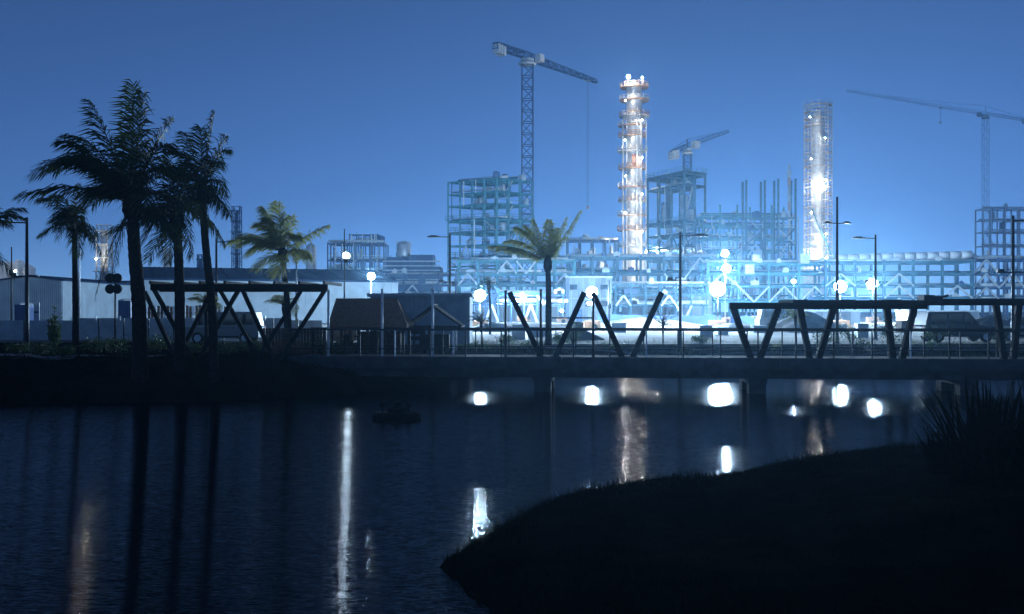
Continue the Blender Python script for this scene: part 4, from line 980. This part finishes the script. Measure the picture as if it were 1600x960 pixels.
covered_stack(1042, 1128, 491, 118, 4, 'blue covered stack behind the mid bridge street lamp')
covered_stack(1150, 1196, 493, 116, 3, 'short blue covered stack left of the white cabin row')
R = random.Random(77)
for i, px in enumerate((812, 838, 902, 968, 1102, 1128, 1186, 1346, 1382, 1410)):
    Y = 66 + (i * 7) % 22; q = MB(); h = R.uniform(.5, 1.0); wd = R.uniform(.7, 1.4)
    q.box((X(px, Y), Y, 1.36 + h / 2), (wd, .8, h), R.uniform(-.4, .4)); q.box((X(px, Y), Y, 1.36 + h + .04), (wd * 1.05, .85, .08), R.uniform(-.1, .1)); q.box((X(px, Y), Y - .45, 1.36 + h / 2), (.06, .06, h))
    tag(q.build('site_crate', R.choice((M_pale, M_brown, M_cabin, M_white))), 'pale site crate on the dirt yard, number %d from the left behind the railing' % (i + 1) if False else
        ('crate just left of the middle palm behind the bridge', 'crate close behind the first raking strut', 'crate beside the small brown mound', 'crate below the second strut pair', 'crate right of the mid bridge street lamp', 'crate under the white mast with two lights',
         'crate seen inside the first V of the long shelter', 'crate right of the last shelter V', 'crate left of the dark off road car', 'crate beside the bush before the dark car')[i], 'crate', 'crates on the dirt yard')

# ------------------------------------------------------------------ pond float
o = thing('floating_aerator', 'black floating aerator raft with three stubby heads on the pond', 'float', (X(620, 30.2), 30.2, 0)); fx, fy = X(620, 30.2), 30.2
q = MB(); n = 20
MB().lathe([(.6, -.12), (.72, -.05), (.75, .1), (.7, .2), (.5, .23)], (fx, fy, 0), n).build('float_ring', M_hull, o, True)
MB().lathe([(.3, 0), (.26, .12), (.12, .2)], (fx, fy, .22), 12).build('motor_cover', M_hull, o, True)
for dx, h in ((-.42, .2), (.02, .22), (.36, .18)):
    q = MB(); q.tube([(fx + dx, fy - .1, .2), (fx + dx, fy - .1, .2 + h)], [.04, .03], 8); q.lathe([(.03, 0), (.1, .05), (.11, .12), (.04, .17)], (fx + dx, fy - .1, .18 + h), 10); q.build('nozzle', M_hull, o)

# ------------------------------------------------------------------ palms
def bez(a, c, b, t): return a * (1 - t) ** 2 + c * 2 * t * (1 - t) + b * t * t
def frond(parent, c, tip, ctrl, leaf, n, m, R, droop=.6, wind=(-.15, 0, 0), rw=.03):
    c, tip, ctrl = Vector(c), Vector(tip), Vector(ctrl); q = MB(); wind = Vector(wind)
    N = 10; pts = [bez(c, ctrl, tip, i / N) for i in range(N + 1)]
    q.tube(pts, [rw * (1 - .85 * i / N) for i in range(N + 1)], 5)
    for i in range(n):
        t = .1 + .9 * (i + R.random() * .5) / n
        p = bez(c, ctrl, tip, t); d = (bez(c, ctrl, tip, min(1, t + .02)) - bez(c, ctrl, tip, t - .02)).normalized()
        sd_ = d.cross(Vector((0, 0, 1)))
        if sd_.length < .05: sd_ = Vector((1, 0, 0))
        sd_.normalize(); up_ = sd_.cross(d).normalized()
        ln = leaf * (math.sin(math.pi * min(1, .18 + .75 * t)) ** .8 * .9 + .12) * R.uniform(.75, 1.12)
        for s in (-1, 1):
            if R.random() < .05: continue
            a = R.uniform(.45, .75)
            dr = (sd_ * s * a + d * (.35 + .5 * t + R.uniform(-.15, .2)) + up_ * R.uniform(-.35, .4) * .7).normalized()
            dp = droop * R.uniform(.6, 1.35)
            p1 = p + dr * ln * .5 + (wind - Vector((0, 0, dp * .25))) * ln * .5
            p2 = p1 + (dr + wind * 2.2 - Vector((0, 0, dp * 1.3))).normalized() * ln * .5
            wv = (d * .9 + Vector((R.uniform(-.3, .3), R.uniform(-.3, .3), R.uniform(-.3, .3)))).normalized() * leaf * .027
            q.add([p - wv * .6, p + wv * .6, p1 + wv, p1 - wv, p2], [(0, 1, 2, 3), (3, 2, 4)])
    return q.build('frond', m, parent)
def palm(label, Y, trunk, r0, r1, tips, nfill, reach, leaf=.75, m=M_frond, seed=0, n=46, name='coconut_palm', wind=(-.2, 0, 0), droop=.7, dead=(), fill_el=(-.6, 1.3), boots=True, group='coconut palms'):
    """trunk: list of (px, py) from the foot up; tips: (px, py, depth offset, lift of the control point)"""
    R = random.Random(seed); pts = [P(px, py, Y) for px, py in trunk]; x, z = pts[0].x, pts[0].z
    pts[0].z = H(pts[0].x, Y) - .15
    o = thing(name, label, 'palm tree', (x, Y, H(x, Y)), group)
    N = 40; path = []; rad = []
    for i in range(N + 1):
        t = i / N * (len(pts) - 1); k = min(int(t), len(pts) - 2); f = t - k
        p_1, p0_, p1_, p2_ = pts[max(k - 1, 0)], pts[k], pts[k + 1], pts[min(k + 2, len(pts) - 1)]
        path.append(.5 * ((2 * p0_) + (p1_ - p_1) * f + (2 * p_1 - 5 * p0_ + 4 * p1_ - p2_) * f * f + (3 * p0_ - p_1 - 3 * p1_ + p2_) * f ** 3))
        u = i / N; rad.append((r0 + (r1 - r0) * u + r0 * .35 * math.exp(-u * 14)) * (1 + .06 * (i % 2) + R.uniform(-.03, .03)))
    MB().tube(path, rad, 12).build('trunk', M_bark, o, True)
    c = path[-1]
    MB().lathe([(r1 * 1.1, -.5), (r1 * 1.9, -.2), (r1 * 1.7, .15), (r1 * .6, .5)], c, 10).build('crown_shaft', M_bark, o, True)
    for px, py, dy, lift in tips:
        tip = P(px, py, Y) + Vector((0, dy, 0)); ctrl = c.lerp(tip, .5) + Vector((0, 0, lift))
        frond(o, c, tip, ctrl, leaf, n, m, R, droop, wind)
    for i in range(nfill):
        az = i * 2.399 + R.uniform(-.3, .3); el = R.uniform(*fill_el); L_ = reach * R.uniform(.75, 1.05)
        d0 = Vector((math.cos(az) * math.cos(el), math.sin(az) * math.cos(el), math.sin(el)))
        tip = c + d0 * L_ + Vector(wind) * L_ * .7 - Vector((0, 0, L_ * .28)); ctrl = c + d0 * L_ * .6 + Vector((0, 0, L_ * .12))
        frond(o, c, tip, ctrl, leaf, n, m, R, droop, wind)
    for px, py, dy, lift in dead:
        tip = P(px, py, Y) + Vector((0, dy, 0)); frond(o, c, tip, c.lerp(tip, .45) + Vector((-.25, 0, lift)), leaf * .55, int(n * .7), M_bark, R, 1.6, (0, 0, 0))
    if boots:
        for k in range(5):
            a = k * 1.26 + .4; p = c + Vector((.22 * math.cos(a), .22 * math.sin(a), -.35))
            bm = bmesh.new(); bmesh.ops.create_icosphere(bm, subdivisions=1, radius=.13, matrix=Matrix.Translation(p - ORG[o.name])); me_ = bpy.data.meshes.new('coconut'); bm.to_mesh(me_); bm.free(); me_.materials.append(M_bark)
            co = bpy.data.objects.new('coconut', me_); COL.objects.link(co); co.parent = o
    return o
# three palms in front
palm('tallest thick trunked palm with a wide windblown crown on the left bank', 36.6, [(219, 584), (217, 480), (210, 390), (207, 322)], .27, .2,
     [(204, 128, .3, .3), (232, 150, -.5, .4), (136, 156, .4, .3), (262, 182, .4, .6), (97, 208, .6, 1.3), (112, 228, -.9, 1.2), (46, 272, .2, 2.1), (60, 262, 1.2, 2.0), (78, 278, -.8, 1.9),
      (38, 308, -.3, 1.0), (120, 316, 1.3, 1.2), (278, 232, -.8, 1.3), (282, 270, .9, 1.6), (250, 330, -1.2, 1.2), (150, 330, -1.4, 1.3), (182, 200, 1.4, .6), (246, 262, 1.5, 1.4), (88, 250, .4, 1.7), (120, 262, -1.2, 1.6)],
     4, 2.6, 1.15, M_frond, 1, 64, dead=((153, 462, -.2, .25), (170, 430, .3, .2)))
palm('straight middle palm of the front three with a low dark crown', 37.6, [(281, 577), (281, 480), (279, 400), (276, 338)], .2, .15,
     [(222, 352, .3, 1.0), (226, 392, -.5, 1.1), (236, 300, .6, .8), (262, 252, .2, .3), (300, 262, -.4, .5), (345, 378, .5, 1.3), (336, 348, -.9, 1.1), (252, 410, .8, .8), (304, 402, -.3, 1.0), (228, 372, -1.2, 1.1)], 5, 2.2, .95, M_frond, 2, 56)
palm('slender palm with a curved trunk at the right of the front three', 37.0, [(335, 576), (331, 480), (321, 380), (316, 300)], .17, .12,
     [(333, 174, .2, .35), (322, 205, -.6, .3), (350, 232, .5, .8), (352, 262, -.7, 1.0), (345, 300, .8, 1.0), (284, 206, .4, .5), (278, 240, -.5, .9), (352, 212, .2, .5), (300, 330, -.9, .9), (268, 300, .3, 1.2), (340, 318, -.2, .8)], 3, 1.8, .85, M_frond, 3, 54)
# others on the left bank
palm('smaller drooping palm left of the thick palm', 43.5, [(118, 556), (118, 480), (117, 410), (116, 345)], .14, .1,
     [(88, 372, .2, 1.0), (98, 352, -.5, .9), (82, 345, .5, 1.1), (132, 362, .3, .8), (106, 370, .7, .9), (134, 330, -.5, .6), (84, 306, .2, .8), (122, 288, .2, .3), (60, 312, .1, .8)], 7, 1.6, .8, M_frond, 4, 45, fill_el=(-.9, .7), droop=1.1)
palm('palm tip reaching in at the left frame edge', 42, [(-42, 565), (-45, 470), (-48, 370)], .16, .12, [(32, 325, .2, .6), (20, 352, -.4, .7), (24, 338, .6, .8), (-60, 300, 0, .4), (-100, 340, 0, .9)], 8, 2.2, .85, M_frond, 5, 55, wind=(0, 0, 0))
palm('leaning green palm right of the pergola with wind swept fronds', 50, [(452, 548), (450, 490), (446, 440), (441, 396)], .16, .12,
     [(352, 382, .2, 1.1), (366, 372, .8, 1.0), (392, 398, -.6, .8), (412, 326, .2, .5), (438, 318, -.3, .3), (452, 338, .5, .4), (512, 352, .1, .2), (470, 372, -.5, .8), (400, 350, .7, .9), (384, 384, -1.0, .9), (426, 346, -.8, .5)], 4, 1.8, 1.0, M_frond2, 6, 70)
palm('green palm rising behind the middle of the bridge', 57, [(857, 556), (857, 500), (857, 455), (856, 412)], .19, .14,
     [(766, 385, .1, .7), (790, 376, .5, .95), (806, 356, -.4, .8), (835, 343, .3, .25), (858, 345, -.3, .2), (885, 340, .3, .12), (906, 331, -.2, .05), (776, 392, -.7, .8), (822, 352, .6, .6), (870, 356, .8, .3)], 0, 1.4, .8, M_frond2, 7, 100, boots=False, wind=(-.06, 0, 0), droop=1.0)
palm('stunted palm between the second bare strut and the street lamp', 58, [(1036, 556), (1036, 530), (1036, 508)], .05, .045, [(1010, 487, .1, .2), (1052, 482, .1, .1), (1042, 476, -.2, .1), (1004, 494, -.2, .25), (1026, 480, .2, .15), (1056, 494, .1, .2)], 3, .7, .3, M_frond, 8, 24, name='young_palm', boots=False, group='young palms')
palm('young palm before the right edge of the grey cabin', 54.5, [(754, 556), (753, 528), (752, 505)], .05, .045, [(734, 494, .1, .2), (740, 488, .2, .2), (756, 488, 0, .1), (766, 496, .2, .2), (748, 486, -.2, .1), (730, 502, -.1, .25)], 4, .65, .3, M_frond, 9, 24, name='young_palm', boots=False, group='young palms')
palm('thin distant palm right of the work light by the cabin', 80, [(766, 522), (766, 480), (764, 447)], .1, .08, [(752, 444, .2, .5), (778, 444, 0, .5), (758, 438, .3, .4), (772, 437, .1, .3), (764, 434, -.2, .2)], 6, .9, .45, M_frond, 10, 20, name='young_palm', boots=False, group='young palms')
palm('small palm inside the pergola behind the curved trunk', 50, [(322, 552), (322, 510), (321, 476)], .09, .07, [(298, 470, .2, .5), (304, 460, .3, .4), (340, 466, .1, .4), (330, 456, -.2, .2), (344, 482, -.3, .5)], 6, 1.1, .45, M_frond2, 11, 28, name='young_palm', boots=False, group='young palms')
palm('small palm under the right part of the pergola beam', 52, [(446, 552), (446, 510), (444, 478)], .08, .07, [(424, 472, .2, .4), (430, 462, .3, .3), (466, 468, .1, .4), (452, 458, -.2, .2), (470, 482, -.3, .5)], 6, 1.1, .45, M_frond2, 12, 28, name='young_palm', boots=False, group='young palms')
palm('young palm behind the second V of the long shelter', 58, [(1244, 552), (1244, 520), (1243, 496)], .05, .045, [(1228, 482, .1, .2), (1236, 477, .2, .1), (1256, 480, .1, .2), (1262, 492, -.1, .25), (1224, 494, -.1, .25)], 4, .6, .35, M_frond2, 13, 24, name='young_palm', boots=False, group='young palms')

# ------------------------------------------------------------------ shrubs
def shrub(label, px, Y, rx, h, nl, seed, leaf=.12, m=M_leaf, name='shrub', py=None, group='shrubs round the pond', upright=False, xw=None):
    R = random.Random(seed); x = X(px, Y) if xw is None else xw; g = H(x, Y) if Y < 60 else 1.36; o = thing(name, label, 'shrub', (x, Y, g), group)
    q = MB(); tips = []
    for k in range(7):
        a = R.uniform(0, 6.28); e = Vector((math.cos(a) * rx * R.uniform(.3, .8), math.sin(a) * rx * .6 * R.uniform(.3, .8), h * R.uniform(.5, .95)))
        q.tube([(x, Y, g - .05), Vector((x, Y, g)) + e * .5 + Vector((0, 0, .1 * h)), Vector((x, Y, g)) + e], [.03, .02, .008], 5); tips.append(e)
    q.build('stem', M_bark, o)
    q = MB()
    for _ in range(nl):
        e = R.choice(tips) * R.uniform(.35, 1.05); s = .32 if not upright else .18
        p = Vector((x, Y, g)) + e + Vector((R.gauss(0, rx * s), R.gauss(0, rx * s * .7), R.gauss(0, h * .13)))
        p.z = max(p.z, g + .03)
        d = Vector((R.uniform(-1, 1), R.uniform(-1, 1), R.uniform(-.4, .9))).normalized(); u = d.cross(Vector((R.uniform(-1, 1), R.uniform(-1, 1), .3))).normalized(); l_ = leaf * R.uniform(.6, 1.3)
        q.add([p, p + d * l_ * .5 + u * l_ * .22, p + d * l_, p + d * l_ * .5 - u * l_ * .22], [(0, 1, 2, 3)])
    q.build('foliage', m, o)
    return o
for i, (px, Y, rx, h, lab) in enumerate(((28, 44.5, .5, .45, 'low bush at the far left beside the street lamp foot'), (62, 44, .6, .55, 'low bush left of the leggy papaya plant'), (100, 42.6, .5, .45, 'small bush at the foot of the drooping palm'),
        (142, 44.2, .8, .7, 'leafy bush just right of the drooping palm'), (180, 43.8, .9, .85, 'largest leafy bush left of the thick palm'), (252, 45, .8, .8, 'leafy bush between the two thickest trunks'), (300, 44.6, .6, .55, 'low bush at the foot of the first pergola V'),
        (352, 45, .7, .6, 'bush right of the curved palm foot'), (392, 45.6, .6, .6, 'bush between the pergola V struts'), (500, 44.2, .5, .8, 'dark bush left of the thatched pavilion'), (536, 44.6, .5, .6, 'dark bush under the thatched eave'),
        (1290, 57.7, 0.91, 1.04, 'bush behind the railing inside the shelter'), (1330, 58.2, 0.78, 1.17, 'bush behind the railing left of the last shelter V'), (1392, 57.7, 1.04, 1.43, 'taller bush at the foot of the last shelter V'), (1466, 58.2, 1.17, 1.04, 'bush before the dark car'),
        (1560, 57.2, 0.78, 1.04, 'bush at the foot of the right end frame'), (1096, 59.2, 0.65, 0.52, 'low bush right of the street lamp behind the railing'), (876, 57.5, 0.52, 0.78, 'thin bush at the foot of the middle palm'), (896, 57.5, 0.65, 1.30, 'brown bush right of the middle palm'), (790, 57.5, 0.52, 0.65, 'low bush left of the first bare strut'))):
    shrub(lab, px, Y, rx, h, 420, 100 + i, .13, M_leaf)
shrub('leggy papaya plant with a bare stem and sparse top leaves', 86, 45, .35, 2.0, 300, 61, .22, M_leaf, 'papaya_plant', upright=True, group=None)

R = random.Random(8)
for i, lab in enumerate(('low scrub plant just left of the middle palm foot', 'low scrub plant between the two strut pairs', 'low scrub plant right of the mid bridge street lamp', 'low scrub plant inside the first V of the long shelter',
                         'low scrub plant left of the last shelter V', 'low scrub plant in front of the dark off road car')):
    shrub(lab, 0, 55.6 + R.uniform(-.3, .5), R.uniform(.3, .55), R.uniform(.4, .8), 200, 200 + i, .12, R.choice((M_leaf, M_frond2)), 'scrub_plant', xw=1.5 + i * 4.4 + R.uniform(-.6, .6), group='scrub on the far bank')

# ------------------------------------------------------------------ spiky flax clump in the right foreground
R = random.Random(21)
def flax(label, px, Y, n, hmin, hmax, spread, seed):
    R = random.Random(seed); x = X(px, Y); g = H(x, Y); o = thing('spiky_flax_clump', label, 'plant', (x, Y, g), 'flax clumps')
    for k in range(n):
        a = R.uniform(0, math.tau); rr = spread * math.sqrt(R.random()); b0 = Vector((x + rr * math.cos(a) * .9, Y + rr * math.sin(a) * .6, H(x, Y) - .05))
        ln = R.uniform(hmin, hmax); lean = R.uniform(.05, .75) * (.4 + rr / spread); a2 = a + R.uniform(-.5, .5)
        out = Vector((math.cos(a2), math.sin(a2) * .7, 0)); wd = R.uniform(.026, .045); sdv = Vector((-out.y, out.x, 0)).normalized() if out.length > .01 else Vector((1, 0, 0))
        q = MB(); vs = []; n_ = 5
        for i in range(n_):
            t = i / (n_ - 1); p = b0 + Vector((0, 0, ln * t * (1 - .12 * lean * t))) + out * ln * lean * (t ** 1.5) * .8; ww = wd * (1 - t ** 2.2) + .002
            vs += [p - sdv * ww, p + out * -.35 * ww - Vector((0, 0, .012)), p + sdv * ww]
        fs = []
        for i in range(n_ - 1): fs += [(3 * i, 3 * i + 1, 3 * i + 4, 3 * i + 3), (3 * i + 1, 3 * i + 2, 3 * i + 5, 3 * i + 4)]
        q.add(vs, fs); q.build('leaf', M_spike, o)
flax('black spiky flax clump rising from the right foreground bank', 1548, 16.2, 210, .7, 1.75, .75, 3)
flax('second spiky flax clump cut by the right frame edge', 1630, 15.8, 90, .8, 1.7, .5, 4)
flax('low outlying flax clump at the left foot of the big one', 1474, 16.8, 70, .5, 1.0, .3, 5)

# ------------------------------------------------------------------ grass
def grass(name, label, x0, x1, y0, y1, n, h, seed, edge=None, m=M_grass, wd=.012):
    G = np.random.default_rng(seed); xx = G.uniform(x0, x1, n); yy = G.uniform(y0, y1, n); d = signed_dist(xx, yy)
    keep = d > .02
    if edge: keep &= (d < edge) | (G.random(n) < .12)
    xx, yy = xx[keep], yy[keep]; zz = height(xx, yy); k = len(xx)
    tuft = .5 + np.clip(.9 * np.sin(xx * 2.3 + 1.7 * np.sin(yy * 1.9)) * np.sin(yy * 2.7 + xx * .8) + .5 * np.sin(xx * 7 + yy * 5), 0, 1.4)
    hh = h * tuft * G.uniform(.4, 1.35, k) * (1 + .8 * (G.random(k) < .04)); a = G.uniform(0, 6.28, k); le = G.uniform(.1, .7, k) * hh; a2 = G.uniform(0, 6.28, k)
    base = np.stack([xx, yy, zz - .01], 1); wv = np.stack([np.cos(a), np.sin(a), np.zeros(k)], 1) * wd
    tip = base + np.stack([np.cos(a2) * le, np.sin(a2) * le, hh], 1)
    vs = np.stack([base - wv, base + wv, tip], 1).reshape(-1, 3); me = bpy.data.meshes.new(name)
    me.from_pydata(vs.tolist(), [], np.arange(3 * k).reshape(-1, 3).tolist()); me.materials.append(m)
    o = bpy.data.objects.new(name, me); COL.objects.link(o); return kind(o, 'stuff', label)
grass('bank_grass', 'black grass on the foreground bank', -1.2, 14, 8, 24, 60000, .13, 1, 2.2, wd=.008)
grass('far_bank_grass', 'dark grass on the left bank of the pond', -30, -4, 35, 46, 26000, .16, 2, None, M_grass, .015)
grass('yard_edge_grass', 'thin grass behind the bridge', -4, 30, 53, 61, 9000, .22, 3, None, M_leaf, .015)
